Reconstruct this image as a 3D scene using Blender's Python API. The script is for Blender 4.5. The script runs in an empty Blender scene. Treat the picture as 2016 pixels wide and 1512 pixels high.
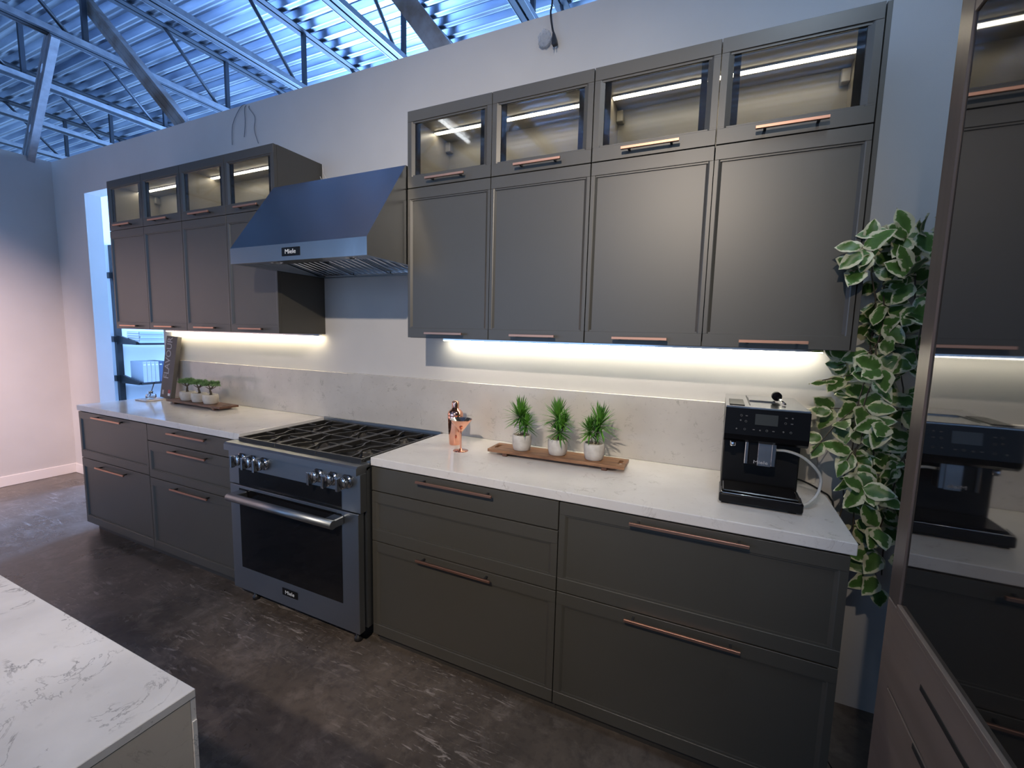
import bpy, bmesh, math, random
from mathutils import Vector, Matrix
PI = math.pi
S = bpy.context.scene
COL = S.collection

# ------------------------------------------------------------------ materials
def mat(name, color, rough=.5, metal=0., **k):
    m = bpy.data.materials.new(name); m.use_nodes = True
    b = m.node_tree.nodes['Principled BSDF']
    b.inputs['Base Color'].default_value = (*color, 1)
    b.inputs['Roughness'].default_value = rough
    b.inputs['Metallic'].default_value = metal
    for a, v in k.items():
        b.inputs[a.replace('_', ' ')].default_value = v
    return m

def N(m, t, **k):
    n = m.node_tree.nodes.new(t)
    for a, v in k.items(): setattr(n, a, v)
    return n

def L(m, a, b): m.node_tree.links.new(a, b)

def noise_mix(m, c1, c2, scale, lo=.4, hi=.6, detail=6, stretch=(1, 1, 1), rot=(0, 0, 0), target='Base Color', dist=0., rough=.5):
    co = N(m, 'ShaderNodeTexCoord'); mp = N(m, 'ShaderNodeMapping')
    mp.inputs['Scale'].default_value = stretch; mp.inputs['Rotation'].default_value = rot
    L(m, co.outputs['Object'], mp.inputs[0])
    n = N(m, 'ShaderNodeTexNoise'); n.inputs['Scale'].default_value = scale; n.inputs['Detail'].default_value = detail
    n.inputs['Distortion'].default_value = dist; n.inputs['Roughness'].default_value = rough
    L(m, mp.outputs[0], n.inputs[0])
    r = N(m, 'ShaderNodeValToRGB'); r.color_ramp.elements[0].position = lo; r.color_ramp.elements[1].position = hi
    r.color_ramp.elements[0].color = (*c1, 1); r.color_ramp.elements[1].color = (*c2, 1)
    L(m, n.outputs[0], r.inputs[0])
    b = m.node_tree.nodes['Principled BSDF']
    if target: L(m, r.outputs[0], b.inputs[target])
    return r, n, mp

def add_bump(m, scale, strength, dist=.002, stretch=(1, 1, 1)):
    co = N(m, 'ShaderNodeTexCoord'); mp = N(m, 'ShaderNodeMapping'); mp.inputs['Scale'].default_value = stretch
    L(m, co.outputs['Object'], mp.inputs[0])
    n = N(m, 'ShaderNodeTexNoise'); n.inputs['Scale'].default_value = scale; n.inputs['Detail'].default_value = 4
    L(m, mp.outputs[0], n.inputs[0])
    bp = N(m, 'ShaderNodeBump'); bp.inputs['Strength'].default_value = strength; bp.inputs['Distance'].default_value = dist
    L(m, n.outputs[0], bp.inputs['Height']); L(m, bp.outputs[0], m.node_tree.nodes['Principled BSDF'].inputs['Normal'])

M = {}
M['wall'] = mat('painted wall', (.62, .60, .60), .75); noise_mix(M['wall'], (.53, .52, .51), (.58, .57, .56), 2.2, .3, .7); add_bump(M['wall'], 260, .25, .001)
M['trim'] = mat('white trim paint', (.75, .72, .70), .45)
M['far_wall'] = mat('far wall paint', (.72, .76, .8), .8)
M['cab'] = mat('taupe lacquer', (.062, .057, .048), .43, Specular_IOR_Level=.8); noise_mix(M['cab'], (.060, .056, .046), (.064, .060, .050), 3, .3, .7); add_bump(M['cab'], 420, .12, .0006)
M['cab_in'] = mat('cabinet interior', (.30, .275, .225), .32); noise_mix(M['cab_in'], (.27, .25, .205), (.33, .30, .25), 3, .3, .7, stretch=(1, 1, 3))
M['dark_gasket'] = mat('dark gasket', (.035, .028, .022), .75, Specular_IOR_Level=.15)
M['copper'] = mat('brushed copper', (.60, .33, .23), .42, 1.)
M['copper_bright'] = mat('polished copper', (.95, .50, .36), .07, 1.)
M['silver_in'] = mat('polished steel', (.62, .63, .64), .14, 1.)
M['black'] = mat('black metal', (.018, .018, .02), .4)
M['kick'] = mat('plinth', (.05, .047, .043), .5)
M['steel'] = mat('brushed stainless', (.50, .51, .53), .26, 1.)
noise_mix(M['steel'], (.44, .45, .47), (.56, .57, .59), 40, .3, .7, stretch=(.05, 1, 1))
M['steel_satin'] = mat('satin stainless', (.33, .35, .37), .40, 1.)
M['steel_hood'] = mat('hood stainless', (.44, .46, .48), .25, 1.); add_bump(M['steel_hood'], 2.2, .25, .02, (1, .4, .4))
M['steel_pol'] = mat('polished stainless', (.62, .63, .65), .12, 1.)
M['iron'] = mat('cast iron', (.020, .019, .018), .30, Specular_IOR_Level=.7); add_bump(M['iron'], 300, .2, .001)
M['iron_cap'] = mat('burner enamel', (.035, .031, .028), .35)
M['gloss_black'] = mat('black glass', (.006, .006, .007), .06)
M['plas_black'] = mat('piano black', (.005, .005, .006), .16, Specular_IOR_Level=.22)
M['satin_black'] = mat('satin black', (.007, .007, .0075), .34, Specular_IOR_Level=.3)
M['mirror_glass'] = mat('dark mirror glass', (.012, .011, .010), .035, 0., Specular_IOR_Level=1.0, IOR=1.68)
M['bronze'] = mat('bronze brown frame', (.155, .118, .095), .36, .35)
noise_mix(M['bronze'], (.14, .106, .086), (.175, .134, .108), 30, .3, .7, stretch=(1, 1, .05))
M['slot'] = mat('recess', (.02, .017, .015), .6)
M['deckless'] = mat('truss paint', (.035, .045, .062), .5, .2)
M['galv'] = mat('galvanised steel', (.42, .46, .52), .48, .8); noise_mix(M['galv'], (.30, .33, .38), (.46, .50, .56), 14, .3, .7, detail=3)
M['soil'] = mat('pebble top dressing', (.42, .36, .26), .8); noise_mix(M['soil'], (.16, .12, .08), (.6, .53, .40), 260, .4, .6, 1)
M['pot'] = mat('cement pot', (.52, .49, .45), .8); noise_mix(M['pot'], (.45, .42, .385), (.60, .57, .53), 30, .3, .7); add_bump(M['pot'], 200, .3, .001)
M['stem'] = mat('brown stem', (.075, .055, .035), .7)
M['clear'] = mat('clear glass', (.95, .97, .97), .03, 0., Transmission_Weight=1., IOR=1.45)
M['hose'] = mat('milky hose', (.75, .76, .74), .3, 0., Transmission_Weight=.45, IOR=1.2)
M['plastic_bag'] = mat('clear crumpled plastic', (.85, .87, .9), .12, 0., Transmission_Weight=.75, IOR=1.25)
M['white'] = mat('white', (.8, .8, .8), .5)
M['white_txt'] = mat('lettering', (.72, .74, .76), .4)
M['grey_txt'] = mat('grey lettering', (.40, .39, .40), .5)
M['charcoal'] = mat('charcoal cover', (.075, .07, .072), .55)
M['red'] = mat('red label', (.45, .05, .06), .5)
M['book_blue'] = mat('pale blue cover', (.45, .55, .66), .6)
M['book_navy'] = mat('navy cover', (.05, .08, .16), .6)
M['book_grey'] = mat('grey cover', (.42, .47, .53), .6)
M['paper'] = mat('paper', (.7, .68, .62), .8)
M['marble_tile'] = mat('pale stone tile', (.62, .55, .52), .4)
M['wire_grey'] = mat('grey wire', (.22, .23, .25), .5)
M['display'] = mat('display window', (.035, .038, .036), .2)
M['icon'] = mat('dim icon print', (.11, .11, .11), .5)
M['oak'] = mat('brown drawer laminate', (.24, .18, .14), .5); noise_mix(M['oak'], (.20, .148, .115), (.26, .195, .152), 20, .3, .7, stretch=(1, .06, 1))

def emis(name, color, strength):
    m = mat(name, (.8, .8, .8), .5)
    b = m.node_tree.nodes['Principled BSDF']
    b.inputs['Emission Color'].default_value = (*color, 1); b.inputs['Emission Strength'].default_value = strength
    return m
WARM = (1., .84, .55); NEUT = (1., .92, .73)
M['led'] = emis('led warm', WARM, 29)
M['led2'] = emis('led neutral', NEUT, 28)
M['led_in'] = emis('led interior', (1., .88, .68), 14)
M['tube'] = emis('fluorescent tube', (.92, .96, 1.), 12)

# quartz
def quartz(name, c1, c2, vein, vs=6, speck=.45, sps=55, vk=.75, vlo=.55):
    m = mat(name, c1, .09)
    r, n, mp = noise_mix(m, c1, c2, 5, .35, .7, 8, target=None)
    co = N(m, 'ShaderNodeTexCoord')
    n2 = N(m, 'ShaderNodeTexNoise'); n2.inputs['Scale'].default_value = vs; n2.inputs['Detail'].default_value = 10; n2.inputs['Distortion'].default_value = 1.1; n2.inputs['Roughness'].default_value = .62
    L(m, co.outputs['Object'], n2.inputs[0])
    r2 = N(m, 'ShaderNodeValToRGB')
    e = r2.color_ramp.elements; e[0].position = .489; e[0].color = (0, 0, 0, 1); e[1].position = .5; e[1].color = (1, 1, 1, 1)
    x = e.new(.511); x.color = (0, 0, 0, 1)
    L(m, n2.outputs[0], r2.inputs[0])
    n3 = N(m, 'ShaderNodeTexNoise'); n3.inputs['Scale'].default_value = 11; n3.inputs['Detail'].default_value = 2
    L(m, co.outputs['Object'], n3.inputs[0])
    r3 = N(m, 'ShaderNodeValToRGB'); r3.color_ramp.elements[0].position = vlo; r3.color_ramp.elements[1].position = vlo+.10
    L(m, n3.outputs[0], r3.inputs[0])
    mu = N(m, 'ShaderNodeMath', operation='MULTIPLY'); L(m, r2.outputs[0], mu.inputs[0]); L(m, r3.outputs[0], mu.inputs[1])
    mu2 = N(m, 'ShaderNodeMath', operation='MULTIPLY'); L(m, mu.outputs[0], mu2.inputs[0]); mu2.inputs[1].default_value = vk
    mx = N(m, 'ShaderNodeMixRGB'); L(m, mu2.outputs[0], mx.inputs[0]); L(m, r.outputs[0], mx.inputs[1]); mx.inputs[2].default_value = (*vein, 1)
    n4 = N(m, 'ShaderNodeTexNoise'); n4.inputs['Scale'].default_value = sps; n4.inputs['Detail'].default_value = 5; n4.inputs['Roughness'].default_value = .7
    L(m, co.outputs['Object'], n4.inputs[0])
    r4 = N(m, 'ShaderNodeValToRGB'); r4.color_ramp.elements[0].position = .60; r4.color_ramp.elements[1].position = .74
    L(m, n4.outputs[0], r4.inputs[0])
    mu3 = N(m, 'ShaderNodeMath', operation='MULTIPLY'); L(m, r4.outputs[0], mu3.inputs[0]); mu3.inputs[1].default_value = speck
    mx2 = N(m, 'ShaderNodeMixRGB'); L(m, mu3.outputs[0], mx2.inputs[0]); L(m, mx.outputs[0], mx2.inputs[1]); mx2.inputs[2].default_value = (*vein, 1)
    L(m, mx2.outputs[0], m.node_tree.nodes['Principled BSDF'].inputs['Base Color'])
    return m
M['quartz'] = quartz('white quartz', (.68, .655, .635), (.75, .73, .71), (.40, .37, .34))
M['quartz_splash'] = quartz('quartz splashback', (.50, .475, .445), (.57, .545, .51), (.27, .25, .22), 6, .6, 48)
M['quartz_island'] = quartz('white veined quartz', (.60, .585, .58), (.78, .76, .75), (.30, .29, .29), 7., .22, 34, 1., .46)
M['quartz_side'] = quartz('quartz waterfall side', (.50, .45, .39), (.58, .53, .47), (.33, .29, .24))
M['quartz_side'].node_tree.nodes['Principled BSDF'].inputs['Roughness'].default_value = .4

# floor: stained polished concrete
def floor_mat():
    m = mat('stained concrete', (.05, .04, .035), .3)
    def mask(lo, hi, **k): return noise_mix(m, (0, 0, 0), (1, 1, 1), k.pop('scale'), lo, hi, target=None, **k)
    def mix(f, a, c, k=1.):
        mu = N(m, 'ShaderNodeMath', operation='MULTIPLY'); L(m, f, mu.inputs[0]); mu.inputs[1].default_value = k
        x = N(m, 'ShaderNodeMixRGB'); L(m, mu.outputs[0], x.inputs[0]); L(m, a, x.inputs[1]); x.inputs[2].default_value = (*c, 1); return x.outputs[0]
    r, n, mp = noise_mix(m, (.040, .036, .034), (.165, .135, .112), 1.3, .30, .72, 7, target=None, dist=.1, rough=.6)
    c = r.outputs[0]
    c = mix(mask(.50, .78, scale=7., detail=8, dist=.6, rough=.7)[0].outputs[0], c, (.24, .205, .18), .8)
    c = mix(mask(.48, .70, scale=26., detail=5, rough=.6)[0].outputs[0], c, (.03, .027, .026), .45)
    # burnish strokes, gathered in drifts
    d = mask(.46, .62, scale=.9, detail=2)[0].outputs[0]
    for rot, sc, st in ((.95, 5., (1, 6, 1)), (.25, 6.5, (1, 5, 1)), (1.5, 9., (1, 7, 1))):
        q = mask(.60, .68, scale=sc, detail=7, stretch=st, rot=(0, 0, rot), dist=1.2, rough=.65)[0].outputs[0]
        mu = N(m, 'ShaderNodeMath', operation='MULTIPLY'); L(m, q, mu.inputs[0]); L(m, d, mu.inputs[1])
        c = mix(mu.outputs[0], c, (.40, .36, .33), .75)
    b = m.node_tree.nodes['Principled BSDF']
    L(m, c, b.inputs['Base Color'])
    mr = N(m, 'ShaderNodeMapRange'); mr.inputs[3].default_value = .18; mr.inputs[4].default_value = .40
    L(m, n.outputs[0], mr.inputs[0]); L(m, mr.outputs[0], b.inputs['Roughness'])
    add_bump(m, 22, .10, .004)
    return m
M['floor'] = floor_mat()

# roof deck: galvanised with punched dots on the low flats
def deck_mat():
    m = mat('galvanised deck', (.5, .55, .62), .30, .9)
    r, n, mp = noise_mix(m, (.26, .31, .40), (.66, .72, .80), 2.6, .35, .66, 5, stretch=(.22, 4, 1), target=None)
    co = N(m, 'ShaderNodeTexCoord'); sp = N(m, 'ShaderNodeSeparateXYZ'); L(m, co.outputs['Object'], sp.inputs[0])
    def M2(op, a, b=None, c=None):
        q = N(m, 'ShaderNodeMath', operation=op)
        for i, v in enumerate((a, b, c)):
            if v is None: continue
            if isinstance(v, (int, float)): q.inputs[i].default_value = v
            else: L(m, v, q.inputs[i])
        return q.outputs[0]
    fx = M2('SUBTRACT', M2('PINGPONG', sp.outputs[0], .0125), .00625)
    fy = M2('SUBTRACT', M2('PINGPONG', M2('SUBTRACT', M2('MODULO', M2('ADD', sp.outputs[1], 15.2), .152), .012), .007), .0035)
    d = M2('SQRT', M2('ADD', M2('MULTIPLY', fx, fx), M2('MULTIPLY', fy, fy)))
    yy = M2('MODULO', M2('ADD', sp.outputs[1], 15.2), .152)
    row = M2('MULTIPLY', M2('GREATER_THAN', yy, .012), M2('LESS_THAN', yy, .040))
    dot = M2('MULTIPLY', row, M2('LESS_THAN', d, .0042))
    mx = N(m, 'ShaderNodeMixRGB'); L(m, dot, mx.inputs[0]); L(m, r.outputs[0], mx.inputs[1]); mx.inputs[2].default_value = (.02, .02, .03, 1)
    L(m, mx.outputs[0], m.node_tree.nodes['Principled BSDF'].inputs['Base Color'])
    return m
M['deck'] = deck_mat()

def wood(name, c1, c2):
    m = mat(name, c1, .42)
    noise_mix(m, c1, c2, 9, .35, .65, 6, stretch=(1, 9, 9), dist=.8)
    return m
M['walnut'] = wood('walnut', (.16, .075, .035), (.34, .175, .085))
M['walnut_dark'] = wood('dark walnut', (.075, .035, .022), (.15, .07, .04))

def leaf_mat():   # green heart with a ragged cream rim, driven by the leaf's own UV
    m = mat('variegated leaf', (.1, .2, .05), .42)
    uv = N(m, 'ShaderNodeUVMap'); sp = N(m, 'ShaderNodeSeparateXYZ'); L(m, uv.outputs[0], sp.inputs[0])
    co = N(m, 'ShaderNodeTexCoord'); n = N(m, 'ShaderNodeTexNoise'); n.inputs['Scale'].default_value = 48; n.inputs['Detail'].default_value = 6
    L(m, co.outputs['Object'], n.inputs[0])
    a = N(m, 'ShaderNodeMath', operation='MULTIPLY_ADD'); L(m, n.outputs[0], a.inputs[0]); a.inputs[1].default_value = 1.5; L(m, sp.outputs[0], a.inputs[2])
    r = N(m, 'ShaderNodeValToRGB'); e = r.color_ramp.elements
    e[0].position = 0; e[0].color = (.035, .085, .018, 1); e[1].position = 1.; e[1].color = (.62, .60, .40, 1)
    q = e.new(.84); q.color = (.085, .18, .035, 1); q = e.new(.90); q.color = (.60, .60, .38, 1)
    mr = N(m, 'ShaderNodeMapRange'); mr.inputs[1].default_value = 0; mr.inputs[2].default_value = 1.60; L(m, a.outputs[0], mr.inputs[0])
    L(m, mr.outputs[0], r.inputs[0])
    L(m, r.outputs[0], m.node_tree.nodes['Principled BSDF'].inputs['Base Color'])
    return m
M['leaf'] = leaf_mat()
M['blade'] = mat('grass green blade', (.05, .17, .025), .45); noise_mix(M['blade'], (.030, .12, .018), (.13, .34, .04), 18, .35, .65, 3)
M['needle'] = mat('pine needle', (.07, .15, .05), .6); noise_mix(M['needle'], (.06, .14, .04), (.20, .34, .12), 30, .35, .65, 3)

# ------------------------------------------------------------------ mesh helpers
class MB:
    def __init__(s): s.bm = bmesh.new(); s.mats = []; s.cur = 0
    def m(s, name):
        mt = M[name]
        if mt not in s.mats: s.mats.append(mt)
        s.cur = s.mats.index(mt); return s
    def _set(s, faces, smooth=False):
        for f in faces: f.material_index = s.cur; f.smooth = smooth
    def box(s, x0, x1, y0, y1, z0, z1, bev=0., rot=None, seg=1):
        r = bmesh.ops.create_cube(s.bm, size=1.)
        vs = r['verts']
        mtx = Matrix.Translation(((x0+x1)/2, (y0+y1)/2, (z0+z1)/2)) @ Matrix.Diagonal((abs(x1-x0), abs(y1-y0), abs(z1-z0), 1))
        bmesh.ops.transform(s.bm, matrix=mtx, verts=vs)
        if bev > 0:
            es = list({e for v in vs for e in v.link_edges})
            rr = bmesh.ops.bevel(s.bm, geom=es, offset=bev, segments=seg, affect='EDGES', profile=.5)
            fs = {f for f in rr['faces']} | {f for v in rr['verts'] for f in v.link_faces}
            vs = list({v for f in fs for v in f.verts})
            s._set(fs)
        else: s._set({f for v in vs for f in v.link_faces})
        if rot is not None: bmesh.ops.transform(s.bm, matrix=rot, verts=vs)
        return vs
    def bar(s, a, b, w, h, up=(0, 0, 1)):   # rectangular bar from a to b
        a, b = Vector(a), Vector(b); d = (b-a); ln = d.length; d.normalize(); u = Vector(up)
        if abs(d.dot(u)) > .98: u = Vector((1, 0, 0)) if abs(d.x) < .9 else Vector((0, 1, 0))
        sx = d.cross(u).normalized(); uz = sx.cross(d)
        q = []
        for p in (a, b):
            for i, j in ((-1, -1), (1, -1), (1, 1), (-1, 1)):
                q.append(s.bm.verts.new(p + sx*i*w/2 + uz*j*h/2))
        fs = [s.bm.faces.new([q[0], q[3], q[2], q[1]]), s.bm.faces.new(q[4:8])]
        for i in range(4): fs.append(s.bm.faces.new([q[i], q[(i+1) % 4], q[4+(i+1) % 4], q[4+i]]))
        s._set(fs); return q
    def tube(s, pts, r, n=8, cap=True, smooth=True):
        pts = [Vector(p) for p in pts]; rs = r if isinstance(r, (list, tuple)) else [r]*len(pts)
        t0 = (pts[1]-pts[0]).normalized(); u = Vector((0, 0, 1)) if abs(t0.z) < .9 else Vector((1, 0, 0))
        u = (u - t0*u.dot(t0)).normalized(); rings = []
        for i, p in enumerate(pts):
            if i == 0: t = pts[1]-pts[0]
            elif i == len(pts)-1: t = pts[-1]-pts[-2]
            else: t = (pts[i+1]-pts[i]).normalized() + (pts[i]-pts[i-1]).normalized()
            t.normalize(); u = (u - t*u.dot(t)).normalized(); w = t.cross(u)
            rings.append([s.bm.verts.new(p + (u*math.cos(2*PI*k/n) + w*math.sin(2*PI*k/n))*rs[i]) for k in range(n)])
        fs = []
        for i in range(len(rings)-1):
            for k in range(n): fs.append(s.bm.faces.new([rings[i][k], rings[i][(k+1) % n], rings[i+1][(k+1) % n], rings[i+1][k]]))
        s._set(fs, smooth)
        if cap: s._set([s.bm.faces.new(rings[0][::-1]), s.bm.faces.new(rings[-1])])
    def lathe(s, prof, c=(0, 0, 0), n=32, mtx=None, smooth=True, closed=False):
        rings = []; c = Vector(c)
        for r, z in prof:
            if r < 1e-6:
                v = s.bm.verts.new(c + Vector((0, 0, z))); rings.append([v])
            else: rings.append([s.bm.verts.new(c + Vector((r*math.cos(2*PI*k/n), r*math.sin(2*PI*k/n), z))) for k in range(n)])
        fs = []
        for a, b in zip(rings[:-1], rings[1:]):
            for k in range(n):
                k2 = (k+1) % n
                if len(a) == 1 and len(b) == 1: continue
                if len(a) == 1: fs.append(s.bm.faces.new([a[0], b[k2], b[k]]))
                elif len(b) == 1: fs.append(s.bm.faces.new([a[k], a[k2], b[0]]))
                else: fs.append(s.bm.faces.new([a[k], a[k2], b[k2], b[k]]))
        s._set(fs, smooth)
        if mtx is not None: bmesh.ops.transform(s.bm, matrix=mtx, verts=[v for r in rings for v in r])
    def prism(s, poly, x0, x1, axis='x', smooth=False):   # extrude a 2-D outline along an axis
        def P(a, b, t): return {'x': (t, a, b), 'y': (a, t, b), 'z': (a, b, t)}[axis]
        A = [s.bm.verts.new(P(a, b, x0)) for a, b in poly]; B = [s.bm.verts.new(P(a, b, x1)) for a, b in poly]
        n = len(poly); fs = [s.bm.faces.new(A), s.bm.faces.new(B[::-1])]
        for i in range(n): fs.append(s.bm.faces.new([A[i], B[i], B[(i+1) % n], A[(i+1) % n]]))
        s._set(fs, smooth)
    def quad(s, *v):
        f = s.bm.faces.new([s.bm.verts.new(p) for p in v]); s._set([f]); return f
    def build(s, name, parent=None, recalc=True):
        if recalc: bmesh.ops.recalc_face_normals(s.bm, faces=s.bm.faces)
        me = bpy.data.meshes.new(name); s.bm.to_mesh(me); s.bm.free()
        for mt in s.mats: me.materials.append(mt)
        o = bpy.data.objects.new(name, me); COL.objects.link(o)
        if parent is not None:
            o.parent = parent
            if parent.parent is not None: o.matrix_parent_inverse = Matrix.Identity(4)
            o.location = (0, 0, 0)
            # geometry is given in world coordinates: shift it into the parent's frame
            off = Vector((0, 0, 0)); p = parent
            while p is not None: off += Vector(p.location); p = p.parent
            me.transform(Matrix.Translation(-off))
        return o

def thing(name, label, cat, loc=(0, 0, 0), group=None):
    o = bpy.data.objects.new(name, None); o.empty_display_size = .05; COL.objects.link(o); o.location = loc
    o['label'] = label; o['category'] = cat
    if group: o['group'] = group
    return o
def tag(o, label, cat, group=None):
    o['label'] = label; o['category'] = cat
    if group: o['group'] = group
    # set the origin of a one-mesh thing on its own geometry
    vs = [v.co for v in o.data.vertices]
    c = Vector(((min(v.x for v in vs)+max(v.x for v in vs))/2, (min(v.y for v in vs)+max(v.y for v in vs))/2, min(v.z for v in vs)))
    o.data.transform(Matrix.Translation(-c)); o.location = c
    return o
def struct(o): o['kind'] = 'structure'; return o
def plabel(o, l): o['label'] = l; return o

def text_part(name, body, size, loc, parent, material, rot=(PI/2, 0, 0), extrude=.0006, sx=1., bold=0.):
    c = bpy.data.curves.new(name, 'FONT'); c.body = body; c.size = size; c.extrude = extrude
    c.align_x = 'CENTER'; c.align_y = 'CENTER'; c.offset = bold; c.resolution_u = 3
    t = bpy.data.objects.new('tmp', c); COL.objects.link(t)
    dg = bpy.context.evaluated_depsgraph_get(); dg.update()
    me = bpy.data.meshes.new_from_object(t.evaluated_get(dg))
    bpy.data.objects.remove(t)
    me.name = name; me.materials.clear(); me.materials.append(material)
    from mathutils import Euler
    me.transform(Matrix.Translation(loc) @ Euler(rot).to_matrix().to_4x4() @ Matrix.Diagonal((sx, 1, 1, 1)))
    o = bpy.data.objects.new(name, me); COL.objects.link(o)
    off = Vector((0, 0, 0)); p = parent
    while p is not None: off += Vector(p.location); p = p.parent
    me.transform(Matrix.Translation(-off)); o.parent = parent
    return o

# ------------------------------------------------------------------ camera
cam = bpy.data.cameras.new('camera'); co = bpy.data.objects.new('camera', cam); COL.objects.link(co); S.camera = co
cam.sensor_fit = 'HORIZONTAL'; cam.sensor_width = 36.; cam.lens = 877.7805*36/2016; cam.clip_start = .02; cam.clip_end = 100
co.location = (2.31817, -2.11716, 1.48003)
co.rotation_euler = (-.10986436 + PI/2, -.0245598, .43791523)

# ------------------------------------------------------------------ key dimensions
H = .914; CT = .038; DEP = .60; FY = -.597; UY = -.336; W = .914
ZB, ZM, ZT = 1.454, 2.156, 2.504
LX = -3.48; WT = 2.98
CTB = H - CT

# ------------------------------------------------------------------ setting
b = MB().m('floor'); b.box(-9, 6, -8.6, 7, -.05, 0); struct(b.build('floor'))
# back wall with doorway x -2.92..-1.82, z 0..2.64 (inset .115 deep)
b = MB().m('wall'); T = .118
b.box(LX-.12, -2.92, 0, T, 0, WT); b.box(-2.92, -1.82, 0, T, 2.64, WT); b.box(-1.82, 6, 0, T, 0, WT)
wb = struct(b.build('wall_back'))
b = MB().m('wall'); b.box(LX-.12, LX, -4.2, 0, 0, WT); struct(b.build('wall_left'))
b = MB().m('wall'); b.box(3.46, 3.58, -6., -.0005, 0, WT); struct(b.build('wall_right'))
b = MB().m('trim'); b.box(LX, LX+.014, -4.2, -.0, 0, .095, .003); b.box(LX+.014, -2.92, -.014, 0, 0, .095, .003); struct(b.build('baseboard_left'))
# the room beyond the doorway
b = MB().m('far_wall'); b.box(-3.62, -3.5, T, 5.2, 0, WT); struct(b.build('wall_far_side'))
b = MB().m('far_wall'); b.box(-3.5, 2.5, 3.4, 3.5, 0, 2.6); struct(b.build('wall_far_back'))
# building shell
b = MB().m('far_wall')
b.box(-9.1, -9, -8.6, 7, 0, 4.5); b.box(6, 6.1, -8.6, 7, 0, 4.5)
struct(b.build('wall_outer'))
b = MB().m('far_wall'); b.box(-9, 6, 6.9, 7, 0, 1.0); b.box(-9, 6, 6.9, 7, 4.1, 4.5)
for x in (-9, -6, -3, 0, 3, 5.9): b.box(x, x+.1, 6.9, 7, 1.0, 4.1)
struct(b.build('window_rear'))
b = MB().m('far_wall'); b.box(-9, 6, -8.6, -8.5, 0, .3); b.box(-9, 6, -8.6, -8.5, 3.6, 4.5)
for x in (-9, -7, -5, -3, -1, 1, 3, 5.9): b.box(x, x+.1, -8.6, -8.5, .3, 3.6)
struct(b.build('window_front'))
# corrugated roof deck, ribs along x
b = MB().m('deck'); zl, zh = 4.35, 4.405; n = int(15.6/.152); prof = []
for i in range(n):
    y = -8.664 + i*.152   # multiple of the pitch
    prof += [(y, zl), (y+.052, zl), (y+.072, zh), (y+.132, zh)]
prof.append((-8.664+n*.152, zl))
top = [(prof[-1][0], 4.47), (prof[0][0], 4.47)]
bmv = [[b.bm.verts.new((x, y, z)) for y, z in prof+top] for x in (-9, 6)]
k = len(prof+top)
for i in range(k): f = b.bm.faces.new([bmv[0][i], bmv[0][(i+1) % k], bmv[1][(i+1) % k], bmv[1][i]]); f.material_index = 0
struct(b.build('ceiling'))

# roof trusses: chords along y, a vertical every 1.2 m and a raking web
ZTOP, ZBOT = 4.32, 3.80
tl = {-6.27: 'farthest left one, mostly behind the galvanised stud', -5.07: 'third from the far left wall', -3.87: 'second one left of the brown diagonal stud',
      -2.70: 'the one the leaning galvanised stud ends on', -1.53: 'over the left wall cabinets', -.33: 'over the range hood', .87: 'rightmost in view, over the plug on the wall'}
for x, wh in tl.items():
    t = thing('roof_truss', 'dark open-web steel roof truss, ' + wh, 'roof truss', (x, 0, ZBOT), 'roof trusses under the metal deck')
    def angle_pair(m, z, up, w, h):
        for e in (-1, 1):
            m.box(x+e*.008, x+e*(.008+w), -8.4, 6.8, z, z+.007); m.box(x+e*.008, x+e*.015, -8.4, 6.8, z+(0.0071 if up else -h), z+(h if up else -.0001))
    b = MB().m('deckless'); angle_pair(b, ZTOP-.012, True, .052, .036); b.build('top_chord', t)
    b = MB().m('deckless'); angle_pair(b, ZBOT-.02, True, .045, .045)
    b.m('galv'); b.box(x-.056, x-.0535, -8.4, 6.8, ZBOT-.024, ZBOT+.02); b.box(x+.0535, x+.056, -8.4, 6.8, ZBOT-.024, ZBOT+.02)
    o = b.build('bottom_chord', t); plabel(o, 'bottom chord sitting in a galvanised track')
    for j in range(-3, 5):
        y = j*1.2
        b = MB().m('deckless'); b.bar((x, y, ZBOT-.01), (x, y, ZTOP+.02), .034, .034); b.build('vertical_web', t)
        b = MB().m('deckless'); b.tube([(x, y-.60, ZTOP+.005), (x, y-.56, ZTOP-.03), (x, y-.08, ZBOT)], .0155, 8); b.build('diagonal_web', t)

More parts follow.
